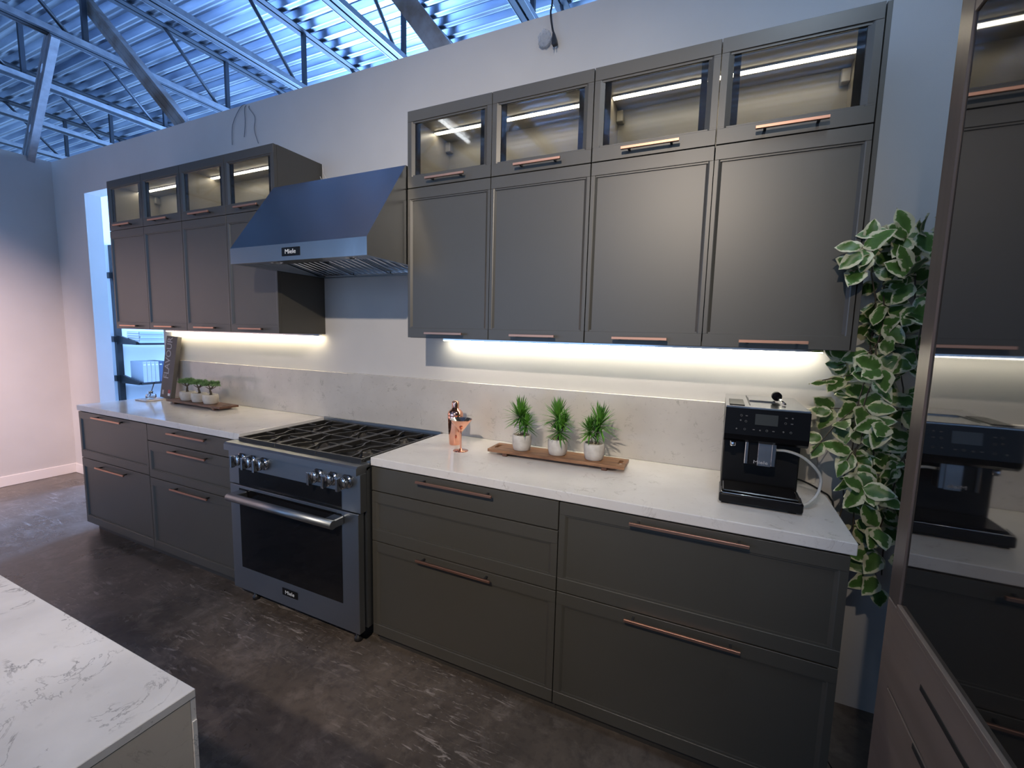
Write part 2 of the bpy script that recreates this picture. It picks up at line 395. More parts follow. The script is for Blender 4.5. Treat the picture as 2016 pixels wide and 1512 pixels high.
def stud(a, bb, w, d, label, matname, holes=(), up=(0, 1, 0)):
    # C-section stud as one bent sheet: web, two flanges, lips; punched service holes in the web
    a, bb = Vector(a), Vector(bb); ax = (bb-a); ln = ax.length; ax.normalize(); u = Vector(up); sx = ax.cross(u).normalized(); nz = sx.cross(ax)
    m = MB().m(matname)
    def P(s, x, y): return a + ax*s + sx*x + nz*y
    # web with holes: cells along the length
    cuts = [0.]
    for h in holes: cuts += [h-.045, h+.045]
    cuts.append(ln)
    def q(*p): m.quad(*p)
    for i in range(len(cuts)-1):
        s0, s1 = cuts[i], cuts[i+1]
        if i % 2 == 0: m.quad(P(s0, -w/2, 0), P(s1, -w/2, 0), P(s1, w/2, 0), P(s0, w/2, 0))
        else:
            c = (s0+s1)/2; hole = [(c+.045*math.cos(t)*.95, .019*math.sin(t)) for t in [2*PI*k/16 for k in range(16)]]
            outer = []
            for k in range(16):
                t = 2*PI*k/16; cx, cy = math.cos(t), math.sin(t); mx = max(abs(cx), abs(cy)); outer.append((c+.045*cx/mx, w/2*cy/mx))
            for k in range(16):
                k2 = (k+1) % 16
                m.quad(P(outer[k][0], outer[k][1], 0), P(outer[k2][0], outer[k2][1], 0), P(hole[k2][0], hole[k2][1], 0), P(hole[k][0], hole[k][1], 0))
    for e in (-1, 1):
        m.quad(P(0, e*w/2, 0), P(ln, e*w/2, 0), P(ln, e*w/2, d), P(0, e*w/2, d))
        m.quad(P(0, e*w/2, d), P(ln, e*w/2, d), P(ln, e*(w/2-.014), d), P(0, e*(w/2-.014), d))
    for yo in (-.02, .02):   # stiffening ribs rolled into the web
        m.bar(P(0, yo*w/.09, -.001), P(ln, yo*w/.09, -.001), .008, .003, up=nz)
    bmesh.ops.remove_doubles(m.bm, verts=m.bm.verts, dist=1e-5)
    o = m.build('steel_stud'); tag(o, label, 'metal stud')
    md = o.modifiers.new('thickness', 'SOLIDIFY'); md.thickness = .0015
    return o
stud((-3.55, -.157, 2.975), (-2.72, -.225, 3.80), .15, .05, 'galvanised stud with two punched holes leaning from left wall to truss', 'galv', (.30, .86), up=(.2, 1, .1))
M['galv_brown'] = mat('rusty galvanised', (.30, .27, .24), .45, .6); noise_mix(M['galv_brown'], (.22, .17, .13), (.42, .42, .42), 5, .35, .65, 5)
stud((-1.47, .03, 2.975), (-2.95, .03, 4.36), .10, .06, 'long brownish steel stud rising diagonally left from top of back wall', 'galv_brown', (), up=(0, 1, 0))
stud((.86, .05, 2.975), (-.24, .05, 4.36), .11, .05, 'wide patterned steel stud rising from wall top above range hood', 'galv_brown', (), up=(0, 1, 0))

# ------------------------------------------------------------------ cabinetry
def panel_front(m, x0, x1, z0, z1, y, th, ix0=None, ix1=None, iz0=None, iz1=None, rec=.006, g=.0015):
    """door / drawer front facing -y at y; optional recessed centre field with a stepped edge"""
    x0 += g; x1 -= g; z0 += g; z1 -= g
    if ix0 is None:
        m.box(x0, x1, y, y+th, z0, z1, .0012); return
    yb = y+th
    m.box(x0, x1, y+.0085, yb, z0, z1)                                   # sunk field
    m.box(x0, x1, y, y+.0086, iz1+.006, z1, .0009); m.box(x0, x1, y, y+.0086, z0, iz0-.006, .0009)   # rails
    m.box(x0+.001, x1-.001, y+.0035, y+.0086, iz1, iz1+.0062); m.box(x0+.001, x1-.001, y+.0035, y+.0086, iz0-.0062, iz0)
    for a, b_ in ((x0, ix0), (x1, ix1)):
        d = 1 if b_ > a else -1
        m.prism([(a, y+.0009), (b_-d*.012, y+.0009), (b_-d*.009, y+.002), (b_, y+.0086), (a, y+.0086)], iz0-.0058, iz1+.0058, axis='z')

def handle(parent, xc, z, y, ln):
    m = MB(); x0, x1 = xc-ln/2, xc+ln/2
    m.m('copper'); m.box(x0, x1, y-.034, y-.026, z-.005, z+.005, .0008)
    m.m('black'); m.box(x0+.002, x1-.002, y-.026, y-.0235, z-.0045, z+.0045)
    for x in (x0+.028, x1-.028): m.box(x-.004, x+.004, y-.024, y+.0005, z-.004, z+.004)
    return m.build('handle', parent)

def base_cabinet(x0, x1, label, fronts, end_left=False, end_right=False):
    t = thing('base_cabinet', label, 'cabinet', ((x0+x1)/2, FY+.3, 0))
    m = MB().m('cab'); m.box(x0+.0005, x1-.0005, FY+.022, -.012, .062, CTB); m.build('body', t)
    m = MB().m('kick'); m.box(x0+(.05 if end_left else 0), x1-(.012 if end_right else 0), FY+.045, FY+.06, 0, .0615); m.build('toe_kick', t)
    for z0, z1, field, hz, hl in fronts:
        m = MB().m('cab')
        if field: panel_front(m, x0, x1, z0, z1, FY, .0215, x0+field[0], x1-field[0], field[1], field[2])
        else: panel_front(m, x0, x1, z0, z1, FY, .0215)
        d = m.build('drawer', t)
        if hz: handle(d, (x0+x1)/2, hz, FY, hl)
    return t
base_cabinet(-1.757, -.9015, 'taupe base cabinet with two deep drawers at the far left end', [
    (.540, .872, (.036, .600, .818), .852, .363), (.060, .538, (.036, .118, .474), .503, .363)], end_left=True)
base_cabinet(-.9, -.004, 'taupe three-drawer base cabinet just left of the range', [
    (.768, .872, None, .846, .363), (.532, .766, (.036, .588, .702), .735, .363), (.060, .530, (.036, .118, .474), .503, .363)])
base_cabinet(.918, 1.8155, 'taupe three-drawer base cabinet between range and rightmost drawers', [
    (.760, .872, None, .850, .363), (.522, .758, (.036, .583, .700), None, 0), (.060, .520, (.036, .118, .466), .500, .363)])
base_cabinet(1.8165, 2.698, 'taupe base cabinet with two wide drawers under the coffee machine', [
    (.524, .872, (.034, .583, .818), .852, .363), (.060, .522, (.034, .118, .466), .503, .363)], end_right=True)

# countertops and splashback
m = MB().m('quartz'); m.box(-1.768, -.0015, -DEP-.0, -.0005, CTB+.0005, H, .003, seg=2)
tag(m.build('countertop'), 'white quartz countertop left of the range', 'countertop')
m = MB().m('quartz'); m.box(.9155, 2.71, -DEP, -.0005, CTB+.0005, H, .003, seg=2)
tag(m.build('countertop'), 'white quartz countertop right of the range under coffee machine', 'countertop')
m = MB().m('quartz_splash')
m.box(-1.768, 2.698, -.021, -.0005, H+.0005, 1.215, .0015)
tag(m.build('backsplash'), 'low speckled quartz splashback along the wall behind range and counters', 'backsplash')

def glass_door(t, x0, x1, left_hinge=True):
    # frame with an opening, glass, dark gasket behind
    ox0, ox1, oz0, oz1 = x0+.040, x1-.040, 2.2155, 2.446
    m = MB().m('cab'); g = .0015
    a0, a1, c0, c1 = x0+g, x1-g, ZM+.002, ZT-g; yb = UY+.0215
    m.box(a0, a1, UY, yb, oz1+.008, c1, .0009); m.box(a0, a1, UY, yb, c0, oz0-.006, .0009)
    m.box(a0+.0005, a1-.0005, UY+.004, yb, oz1, oz1+.0082); m.box(a0+.0005, a1-.0005, UY+.004, yb, oz0-.0062, oz0)
    for a, b_ in ((a0, ox0), (a1, ox1)):
        d_ = 1 if b_ > a else -1
        m.prism([(a, UY+.0009), (b_-d_*.017, UY+.0009), (b_-d_*.014, UY+.002), (b_, UY+.0075), (b_, yb), (a, yb)], oz0+.0001, oz1-.0001, axis='z')
        m.prism([(a, UY+.0009), (b_-d_*.017, UY+.0009), (b_-d_*.014, UY+.002), (b_-d_*.010, UY+.0042), (a, UY+.0042)], oz1+.0001, oz1+.0079, axis='z')
        m.prism([(a, UY+.0009), (b_-d_*.017, UY+.0009), (b_-d_*.014, UY+.002), (b_-d_*.010, UY+.0042), (a, UY+.0042)], oz0-.0059, oz0-.0001, axis='z')
    d = m.build('glass_door', t)
    m = MB().m('clear'); m.box(ox0+.0005, ox1-.0005, UY+.010, UY+.014, oz0+.0005, oz1-.0005); gl = m.build('glass_pane', d)
    m = MB().m('dark_gasket')
    m.box(ox0+.0006, ox0+.022, UY+.0155, UY+.0212, oz0+.001, oz1-.001); m.box(ox1-.022, ox1-.0006, UY+.0155, UY+.0212, oz0+.001, oz1-.001)
    m.build('inner_stile', d)
    handle(d, (x0+x1)/2, 2.183, UY, .206)
    return d

def wall_cabinet(xs, label, led_in, skip_handles=()):
    x0, x1 = xs[0], xs[-1]
    t = thing('wall_cabinet', label, 'cabinet', ((x0+x1)/2, UY/2, ZB))
    th = .018; m = MB().m('cab'); yb = -.001; yf = UY+.022
    m.box(x0+.0006, x0+th, yf, yb, ZB, ZT-.001); m.box(x1-th, x1-.0006, yf, yb, ZB, ZT-.001)
    m.box(x0+th, x1-th, yf, yb, ZB, ZB+th); m.box(x0+th, x1-th, yf, yb, ZT-.001-th, ZT-.001)
    m.box(x0+th, x1-th, -.012, yb, ZB+th, ZT-.001-th)
    m.build('body', t)
    # lining of the glazed upper compartment
    m = MB().m('cab_in'); a0, a1 = x0+th+.0005, x1-th-.0005; z0, z1 = 2.172, ZT-.001-th-.0005; e = .004
    m.box(a0, a1, yf, -.0125, z0-.016, z0); m.box(a0, a1, yf, -.0125, z1-e, z1)
    m.box(a0, a0+e, yf, -.0125, z0, z1-e); m.box(a1-e, a1, yf, -.0125, z0, z1-e); m.box(a0+e, a1-e, -.0165, -.0125, z0, z1-e)
    m.build('lined_compartment', t)
    m = MB().m('cab_in')
    for x in (a0+e, a1-e-.03): m.box(x, x+.03, -.052, -.0165, z1-e-.060, z1-e-.012, .003)
    m.build('hanging_bracket', t)
    m = MB().m('silver_in'); m.box(a0+e+.004, a1-e-.004, -.156, -.130, z1-e-.006, z1-e); lamp = m.build('light_strip', t)
    m = MB().m(led_in); m.box(a0+e+.006, a1-e-.006, -.154, -.132, z1-e-.0085, z1-e-.0062); m.build('diffuser', lamp)
    for i in range(len(xs)-1):
        p, q = xs[i], xs[i+1]
        m = MB().m('cab'); panel_front(m, p, q, ZB, ZM, UY, .0215, p+.026, q-.026, 1.508, 2.100)
        d = m.build('door', t); handle(d, (p+q)/2, 1.478, UY, .206)
        glass_door(t, p, q)
    return t
wall_cabinet([-1.766, -1.329, -.8895], 'taupe wall cabinet at far left end beside the doorway', 'led_in')
wall_cabinet([-.8885, -.438, -.0035], 'taupe wall cabinet directly left of the range hood', 'led_in')
wall_cabinet([.9165, 1.365, 1.808], 'taupe wall cabinet directly right of the range hood, above the shaker and plants', 'led_in')
wall_cabinet([1.809, 2.2515, 2.698], 'taupe wall cabinet at far right above the coffee machine', 'led_in')

rc = [o for o in bpy.data.objects if o.name.startswith('wall_cabinet')][-1]
m = MB().m('cab'); m.box(2.7005, 2.7145, UY+.006, -.001, ZB-.002, ZT, .001); m.build('end_panel', rc)
# LED strips under the cabinets
def under_strip(x0, x1, y, label, mt):
    t = thing('led_light_bar', label, 'light', ((x0+x1)/2, y, ZB-.012), 'light bars under the wall cabinets')
    m = MB().m('silver_in'); m.prism([(y-.011, ZB-.0005), (y+.011, ZB-.0005), (y+.011, ZB-.008), (y-.011, ZB-.0125)], x0, x1); m.build('housing', t)
    m = MB().m(mt); m.prism([(y-.010, ZB-.0130), (y+.0105, ZB-.0085), (y+.0105, ZB-.0105), (y-.010, ZB-.0150)], x0+.002, x1-.002); m.build('diffuser', t)
under_strip(-1.70, -.012, -.035, 'thin glowing light bar under the left wall cabinets', 'led')
under_strip(.940, 2.675, -.048, 'thin glowing light bar under the right wall cabinets', 'led2')

# ------------------------------------------------------------------ range hood
t = thing('range_hood', 'stainless canopy range hood between the wall cabinets', 'range hood', (.457, -.3, 1.806))
m = MB().m('steel_hood'); yl, yt = -.606, -.345; zl0, zl1, zt1 = 1.806, 1.884, 2.262; x0, x1 = .001, .9135
out = [(yl, zl0), (yl, zl1), (yt, zt1), (-.001, zt1), (-.001, zl0)]
A = [m.bm.verts.new((x0, y, z)) for y, z in out]; B = [m.bm.verts.new((x1, y, z)) for y, z in out]
fs = [m.bm.faces.new(A[::-1]), m.bm.faces.new(B)]
for i in range(4): fs.append(m.bm.faces.new([A[i], A[i+1], B[i+1], B[i]]))
# underside rim and recess
def ringz(d, z): return [m.bm.verts.new(p) for p in ((x0+d, yl+d, z), (x1-d, yl+d, z), (x1-d, -.001-d, z), (x0+d, -.001-d, z))]
R0 = [A[0], B[0], B[4], A[4]]; R1 = ringz(.028, zl0); R2 = ringz(.032, zl0+.105)
for P_, Q_ in ((R0, R1), (R1, R2)):
    for i in range(4): fs.append(m.bm.faces.new([P_[i], P_[(i+1) % 4], Q_[(i+1) % 4], Q_[i]]))
fs.append(m.bm.faces.new(R2)); m._set(fs)
hood = m.build('canopy', t)
for k in range(3):   # three baffle filters, sloping down to the back
    fx0 = .045 + k*.276; fx1 = fx0+.268
    m = MB().m('steel_pol'); zf = 0.
    m.box(fx0, fx0+.010, -.36, 0, zf, zf+.012); m.box(fx1-.010, fx1, -.36, 0, zf, zf+.012)
    m.box(fx0, fx1, -.36, -.345, zf, zf+.012); m.box(fx0, fx1, -.022, 0, zf-.006, zf+.012)
    nb = 6
    for i in range(nb):
        wv = (fx1-fx0-.024)/nb; xa = fx0+.012 + i*wv
        m.prism([(xa, zf+.016), (xa+wv*.06, zf+.002), (xa+wv*.14, zf), (xa+wv*.46, zf), (xa+wv*.54, zf+.002), (xa+wv*.60, zf+.016), (xa+wv*.57, zf+.016), (xa+wv*.50, zf+.004), (xa+wv*.10, zf+.004), (xa+wv*.03, zf+.016)], -.345, -.02, axis='y')
    bmesh.ops.transform(m.bm, matrix=Matrix.Translation((0, -.055, zl0+.006)) @ Matrix.Rotation(-.17, 4, 'X'), verts=m.bm.verts)
    m.build('baffle_filter', t)
m = MB().m('steel'); m.box(.04, .874, -.565, -.425, zl0+.020, zl0+.028); m.build('lamp_panel', t)
for x in (.2, .714):
    m = MB().m('silver_in'); m.lathe([(0, zl0+.0195), (.034, zl0+.0195), (.036, zl0+.014), (.030, zl0+.014), (.028, zl0+.018)], (x, -.50, 0), 24); m.build('hood_lamp', t)
m = MB().m('gloss_black'); m.box(.386, .507, yl-.003, yl-.0002, 1.826, 1.866, .001); pl = m.build('name_plate', t)
plabel(pl, 'black name plate with white lettering')
text_part('lettering', 'Miele', .030, (.4465, yl-.0036, 1.8455), pl, M['white_txt'], sx=1.15, bold=0.)

# ------------------------------------------------------------------ range
t = thing('range_cooker', 'stainless gas range with black oven door and six chrome knobs', 'range cooker', (.457, -.33, 0))
m = MB().m('steel_satin')
RX0, RX1 = .0015, .9125
m.box(RX0, RX1, -.622, -.03, .10, .870)                      # carcass
m.prism([(-.600, .888), (-.676, .888), (-.686, .879), (-.686, .848), (-.640, .848), (-.60, .865)], RX0, RX1)   # bullnose
m.box(RX0, RX0+.022, -.60, -.025, .868, .894); m.box(RX1-.022, RX1, -.60, -.025, .868, .894)
m.box(RX0, RX1, -.034, -.0225, .868, .922, .001)
m.build('body', t)
m = MB().m('steel_satin'); m.box(RX0, RX1, -.662, -.623, .668, .8475, .001); cp = m.build('control_panel', t)
m = MB().m('gloss_black'); m.box(.081, .800, -.6635, -.6622, .670, .755); plabel(m.build('touch_display', cp), 'black glass display strip')
m = MB().m('satin_black'); m.box(RX0+.024, RX1-.024, -.598, -.036, .8705, .8745); m.build('cooktop_pan', t)
burn = [(.155, -.47), (.155, -.19), (.457, -.47), (.457, -.19), (.757, -.47), (.757, -.19)]
for x, y in burn:
    m = MB().m('iron_cap'); z = .875
    m.lathe([(0, z+.022), (.030, z+.022), (.034, z+.019), (.034, z+.015), (.042, z+.013), (.045, z+.004), (.060, z+.0002), (0, z+.0002)], (x, y, 0), 28)
    m.build('burner', t)
for gx0, gx1 in ((.030, .311), (.314, .597), (.600, .884)):   # three grates
    m = MB().m('iron'); zt_ = .906; th = .010; h = .020
    y0, y1 = -.624, -.050
    m.box(gx0, gx1, y0, y0+.014, zt_-.030, zt_, .0015); m.box(gx0, gx1, y1-.012, y1, zt_-.030, zt_, .0015)
    m.box(gx0, gx0+.012, y0+.014, y1-.012, zt_-.024, zt_, .0015); m.box(gx1-.012, gx1, y0+.014, y1-.012, zt_-.024, zt_, .0015)
    ym = (y0+y1)/2; m.box(gx0+.012, gx1-.012, ym-.005, ym+.005, zt_-.018, zt_)
    for bx, by in ((( gx0+gx1)/2, -.47), ((gx0+gx1)/2, -.19)):
        ya, yb_ = (y0+.014, ym-.005) if by < ym else (ym+.005, y1-.012)
        for sgn in (-1, 1):
            pts = [(bx+sgn*.058, ya), (bx+sgn*.050, by-.075), (bx+sgn*.012, by-.022), (bx+sgn*.052, by+.030) if sgn > 0 else (bx+sgn*.012, by+.018), (bx+sgn*.050, by+.080), (bx+sgn*.058, yb_)]
            pts = [(bx+sgn*.066, ya), (bx+sgn*.058, by-.085), (bx+sgn*.026, by-.030), (bx+sgn*.026, by+.030), (bx+sgn*.058, by+.085), (bx+sgn*.066, yb_)]
            if sgn > 0: pts = [(p[0], p[1]) for p in pts]
            for p, q in zip(pts[:-1], pts[1:]): m.bar((p[0], p[1], zt_-.007), (q[0], q[1], zt_-.007), .0085, .013)
            xe = gx0+.012 if sgn < 0 else gx1-.012
            m.bar((xe, by, zt_-.007), (bx+sgn*.062, by, zt_-.007), .0085, .013)
    for x in (gx0+.006, gx1-.006):
        for y in (y0+.007, y1-.006): m.box(x-.006, x+.006, y-.006, y+.006, .8747, zt_-.022)
    m.build('grate', t)
for x in (.114, .198, .284, .660, .750, .838):
    z = .808; k = MB().m('steel_pol')
    rot = Matrix.Translation((x, -.662, z)) @ Matrix.Rotation(PI/2, 4, 'X')
    k.lathe([(0, 0), (.033, 0), (.034, .006), (.031, .010), (.022, .013), (.022, .020), (.025, .022), (.0285, .026), (.0285, .040), (.026, .043), (0, .043)], mtx=rot, n=32)
    kb = k.build('knob', t)
    k = MB().m('steel_pol'); k.box(x-.0075, x+.0075, -.728, -.7055, z-.031, z+.031, .003, seg=2); k.build('grip', kb)
m = MB().m('steel_satin'); m.box(RX0+.004, RX1-.012, -.664, -.628, .085, .662, .002)
dr = m.build('oven_door', t)
m = MB().m('gloss_black'); m.box(.081, .800, -.6655, -.6642, .214, .648); plabel(m.build('door_glass', dr), 'black glass oven window')
m = MB().m('steel_satin')
for s_, xa in ((1, .060), (-1, .800)):
    pass
hz = .622
m.tube([(.090, -.728, hz), (.816, -.728, hz)], .020, 24)
m.box(.0905, .150, -.728, -.6645, hz-.0195, hz+.0195, .004); m.box(.756, .8155, -.728, -.6645, hz-.0195, hz+.0195, .004)
m.build('door_handle', dr)
m = MB().m('gloss_black'); m.box(.388, .497, -.6668, -.6642, .142, .180, .001); pl = m.build('badge', dr)
text_part('lettering', 'Miele', .027, (.4425, -.6672, .1605), pl, M['white_txt'], sx=1.15, bold=0.) if False else None
tt = text_part('badge_lettering', 'Miele', .027, (.4425, -.6674, .1605), dr, M['white_txt'], sx=1.15, bold=0.)
for x, y in ((.09, -.60), (.83, -.60), (.09, -.08), (.83, -.08)):
    m = MB().m('black'); m.lathe([(0, 0), (.02, 0), (.02, .02), (.012, .025), (.012, .1), (0, .1)], (x, y, 0), 16); m.build('foot', t)

# ------------------------------------------------------------------ coffee machine
cx0, cx1 = 2.347, 2.598
t = thing('coffee_machine', 'black bean-to-cup coffee machine standing at right end of counter', 'coffee machine', (2.47, -.23, H))
m = MB().m('satin_black')
m.box(cx0+.004, cx1-.003, -.30, -.045, H+.006, 1.16, .004); m.box(cx0+.002, cx1-.001, -.330, -.035, 1.13, 1.248, .004)
m.build('body', t)
m = MB().m('plas_black'); m.prism([(-.418, 1.142), (-.424, 1.160), (-.418, 1.250), (-.331, 1.250), (-.331, 1.132), (-.405, 1.132)], cx0+.001, cx1, axis='x'); fp = m.build('control_panel', t)
m = MB().m('display'); m.prism([(-.4225, 1.199), (-.4245, 1.199), (-.4210, 1.235), (-.4190, 1.235)], 2.439, 2.506); m.build('display', fp)
icon_z = 1; m = MB().m('icon')
icons = [(2.397, 1.226), (2.413, 1.226), (2.396, 1.209), (2.412, 1.207), (2.529, 1.229), (2.547, 1.229), (2.528, 1.211), (2.546, 1.211),
         (2.385, 1.179), (2.410, 1.180), (2.437, 1.181), (2.456, 1.180), (2.476, 1.181), (2.495, 1.181), (2.524, 1.182), (2.545, 1.182)]
for i, (x, z) in enumerate(icons):
    y = -.4245 + (z-1.160)*.067
    rot = Matrix.Translation((x, y, z)) @ Matrix.Rotation(PI/2, 4, 'X')
    m = MB().m('icon')
    if i % 3 == 0: m.lathe([(.0026, -.0006), (.0036, -.0006), (.0036, .0006), (.0026, .0006), (.0026, -.0006)], mtx=rot, n=14)
    elif i % 3 == 1: m.box(x-.0034, x+.0034, y-.0006, y+.0006, z-.0014, z+.0014)
    else: m.lathe([(0, -.0006), (.0028, -.0006), (.0028, .0006), (0, .0006)], mtx=rot, n=12)
    m.build('touch_symbol', fp)
m = MB().m('silver_in'); zt_ = 1.2505
m.box(cx0+.001, cx1-.001, -.416, -.036, 1.2485, 1.256, .002); top = m.build('top_tray', t); plabel(top, 'brushed silver cup-warming top')
m = MB().m('satin_black'); m.box(cx0+.012, cx0+.060, -.385, -.225, 1.2562, 1.2585, .001); m.box(cx0+.0755, cx0+.078, -.36, -.08, 1.2562, 1.2580)
m.box(cx0+.125, cx0+.16, -.235, -.225, 1.2562, 1.2590); m.build('lid_seam', top)
m = MB().m('silver_in'); m.box(cx0+.080, cx1-.085, -.245, -.10, 1.2562, 1.2600, .002); m.build('bean_lid', top)
m = MB().m('plas_black')
m.box(cx0-.001, cx1+.0, -.445, -.300, H+.006, .955, .007, seg=2); m.box(cx0+.01, cx1-.012, -.430, -.31, .955, .962, .003); m.build('drip_tray', t)
m = MB().m('steel_pol'); m.tube([(cx0+.006, -.40, .9615), (cx0+.006, -.443, .9575), (cx0+.012, -.4465, .9565), (cx1-.012, -.4465, .9565), (cx1-.006, -.443, .9575), (cx1-.006, -.40, .9615)], .0013, 6); m.build('chrome_edge', t)
m = MB().m('steel_pol'); m.box(2.418, 2.429, -.392, -.345, 1.052, 1.1325, .002); m.box(2.498, 2.512, -.392, -.345, 1.052, 1.1325, .002)
m.m('satin_black'); m.box(2.429, 2.498, -.388, -.345, 1.050, 1.1325, .002); m.m('steel'); m.box(2.458, 2.498, -.3915, -.3882, 1.0505, 1.130, .001)
sp = m.build('spout', t)
text_part('spout_lettering', 'Miele', .0155, (2.468, -.3925, 1.063), sp, M['grey_txt'], sx=1.35)
m = MB().m('steel_pol'); m.lathe([(0, 1.108), (.0085, 1.108), (.0095, 1.112), (.0095, 1.133), (0, 1.133)], (2.380, -.375, 0), 20); m.build('hot_water_spout', t)
m = MB().m('satin_black')
for x in (cx0+.02, cx1-.03):
    for y in (-.42, -.07): m.box(x-.012, x+.012, y-.012, y+.012, H+.0003, H+.0065)
m.build('foot', t)
m = MB().m('steel_pol'); m.tube([(2.519, -.215, 1.2745), (2.526, -.255, 1.268), (2.536, -.305, 1.2612)], [.0055, .0045, .0035], 10)
m.m('plas_black'); m.tube([(2.517, -.198, 1.2775), (2.519, -.2145, 1.2755)], [.0165, .0165], 20)
tag(m.build('milk_pipe'), 'chrome nozzle with round black knob lying on top of the coffee machine', 'milk pipe')
m = MB().m('hose'); hp = [(2.513, -.37, 1.108), (2.545, -.375, 1.110), (2.588, -.38, 1.098), (2.632, -.36, 1.060), (2.655, -.34, 1.020), (2.650, -.34, .968), (2.625, -.36, .938), (2.604, -.375, .929)]
def smooth_pts(p, n=6):
    p = [Vector(q) for q in p]; o = []
    for i in range(len(p)-1):
        a, b_, c, d = p[max(i-1, 0)], p[i], p[i+1], p[min(i+2, len(p)-1)]
        for k in range(n):
            t_ = k/n; o.append(.5*((2*b_) + (-a+c)*t_ + (2*a-5*b_+4*c-d)*t_**2 + (-a+3*b_-3*c+d)*t_**3))
    o.append(p[-1]); return o
m.tube(smooth_pts(hp), .0048, 10); m.build('milk_hose', t)
m = MB().m('satin_black'); m.tube(smooth_pts([(2.60, -.06, .935), (2.64, -.05, .930), (2.675, -.07, .922), (2.700, -.13, .919), (2.7165, -.19, .915), (2.722, -.23, .86), (2.722, -.22, .5), (2.725, -.2, .12), (2.74, -.26, .006), (2.80, -.45, .005)]), .0036, 8)
m.build('power_cord', t)

# ------------------------------------------------------------------ things on the counter
t = thing('cocktail_shaker', 'polished copper cocktail shaker beside the martini glass', 'cocktail shaker', (1.112, -.20, H))
m = MB().m('copper_bright'); c = (1.112, -.20, H)
m.lathe([(0, .0003), (.029, .0003), (.030, .003), (.034, .06), (.0385, .13), (.039, .148), (.038, .150), (0, .150)], c, 36); m.build('tumbler', t)
m = MB().m('copper_bright'); m.lathe([(.0395, .1505), (.0395, .158), (.036, .170), (.026, .180), (.019, .184), (.0175, .190), (0, .190)], c, 36); m.build('strainer_top', t)
m = MB().m('copper_bright'); m.lathe([(.0185, .1902), (.0185, .212), (.017, .222), (.009, .226), (0, .226)], c, 30); m.build('cap', t)
t = thing('martini_glass', 'copper martini glass with steel inside, in front of shaker', 'glass', (1.207, -.30, H))
c = (1.207, -.30, H)
m = MB().m('copper_bright'); m.lathe([(0, .0003), (.036, .0003), (.037, .002), (.02, .004), (.007, .008), (.0045, .014), (0, .014)], c, 40); m.build('foot', t)
m = MB().m('copper_bright'); m.lathe([(.0042, .0142), (.0038, .085), (.005, .093), (0, .093)], c, 16); m.build('stem', t)
m = MB().m('copper_bright'); m.lathe([(0, .0932), (.007, .094), (.052, .152), (.0535, .156)], c, 48)
m.m('silver_in'); m.lathe([(.0535, .156), (.051, .153), (.006, .097), (0, .0965)], c, 48); m.build('bowl', t)

def tray(x0, x1, y0, y1, z, rot, label, mt, slots=True):
    cx, cy = (x0+x1)/2, (y0+y1)/2; Lx, Ly = x1-x0, y1-y0
    t = thing('wooden_tray', label, 'tray', (cx, cy, z))
    m = MB().m(mt); h0, h1 = .016, .030; bm = m.bm
    def slot(c):   # rounded-rectangle slot cut through the board near one end
        return [(c+dx, dy) for dx, dy in ((-.009, -.026), (-.004, -.031), (.004, -.031), (.009, -.026), (.009, .026), (.004, .031), (-.004, .031), (-.009, .026))]
    ends = []
    xs_ = [-Lx/2, -Lx/2+.060, Lx/2-.060, Lx/2]
    # middle board
    m.box(xs_[1], xs_[2], -Ly/2, Ly/2, h0, h1)
    for s_ in (0, 2):
        a0, a1 = xs_[s_], xs_[s_+1]; c = (a0+a1)/2 - (.004 if s_ == 0 else -.004)
        inn = slot(c); outp = []
        corners = [(a0, -Ly/2), (c, -Ly/2), (c, -Ly/2), (a1, -Ly/2), (a1, Ly/2), (c, Ly/2), (c, Ly/2), (a0, Ly/2)]
        for zz, flip in ((h0, True), (h1, False)):
            I = [bm.verts.new((p[0], p[1], zz)) for p in inn]; O = [bm.verts.new((p[0], p[1], zz)) for p in corners]
            ends.append((I, O))
            for k_ in range(8):
                k2 = (k_+1) % 8
                vs_ = [O[k_], O[k2], I[k2], I[k_]]
                f = bm.faces.new(vs_ if (O[k_].co-O[k2].co).length > 1e-6 else [O[k_], I[k2], I[k_]]); f.material_index = m.cur
        (I0, O0), (I1, O1) = ends[-2:]
        for k_ in range(8):
            k2 = (k_+1) % 8
            f = bm.faces.new([I0[k_], I0[k2], I1[k2], I1[k_]]); f.material_index = m.cur
            if (O0[k_].co-O0[k2].co).length > 1e-6:
                f = bm.faces.new([O0[k_], O0[k2], O1[k2], O1[k_]]); f.material_index = m.cur
    R_ = Matrix.Translation((cx, cy, z)) @ Matrix.Rotation(rot, 4, 'Z')
    bmesh.ops.remove_doubles(bm, verts=bm.verts, dist=1e-6)
    bmesh.ops.transform(bm, matrix=R_, verts=bm.verts); m.build('board', t)
    for x in (-Lx/2+.085, Lx/2-.085):
        m = MB().m('walnut_dark'); m.box(x-.012, x+.012, -Ly/2+.004, Ly/2-.004, .0003, .0155, .002)
        bmesh.ops.transform(m.bm, matrix=R_, verts=m.bm.verts); m.build('runner', t)
    return t
tray(1.350, 1.985, -.285, -.155, H, .03, 'long walnut tray with slot handles right of martini glass', 'walnut')
tray(-1.375, -.725, -.245, -.115, H, -.02, 'dark walnut tray under the three bonsai pots', 'walnut_dark')

def pot(m, c, r, h, mt='pot'):
    m.m(mt); m.lathe([(0, .0003), (r*.80, .0003), (r*.86, .004), (r*.97, h*.35), (r, h*.68), (r*.97, h*.93), (r*.90, h), (r*.82, h*.98), (r*.80, h*.86), (0, h*.86)], c, 36)

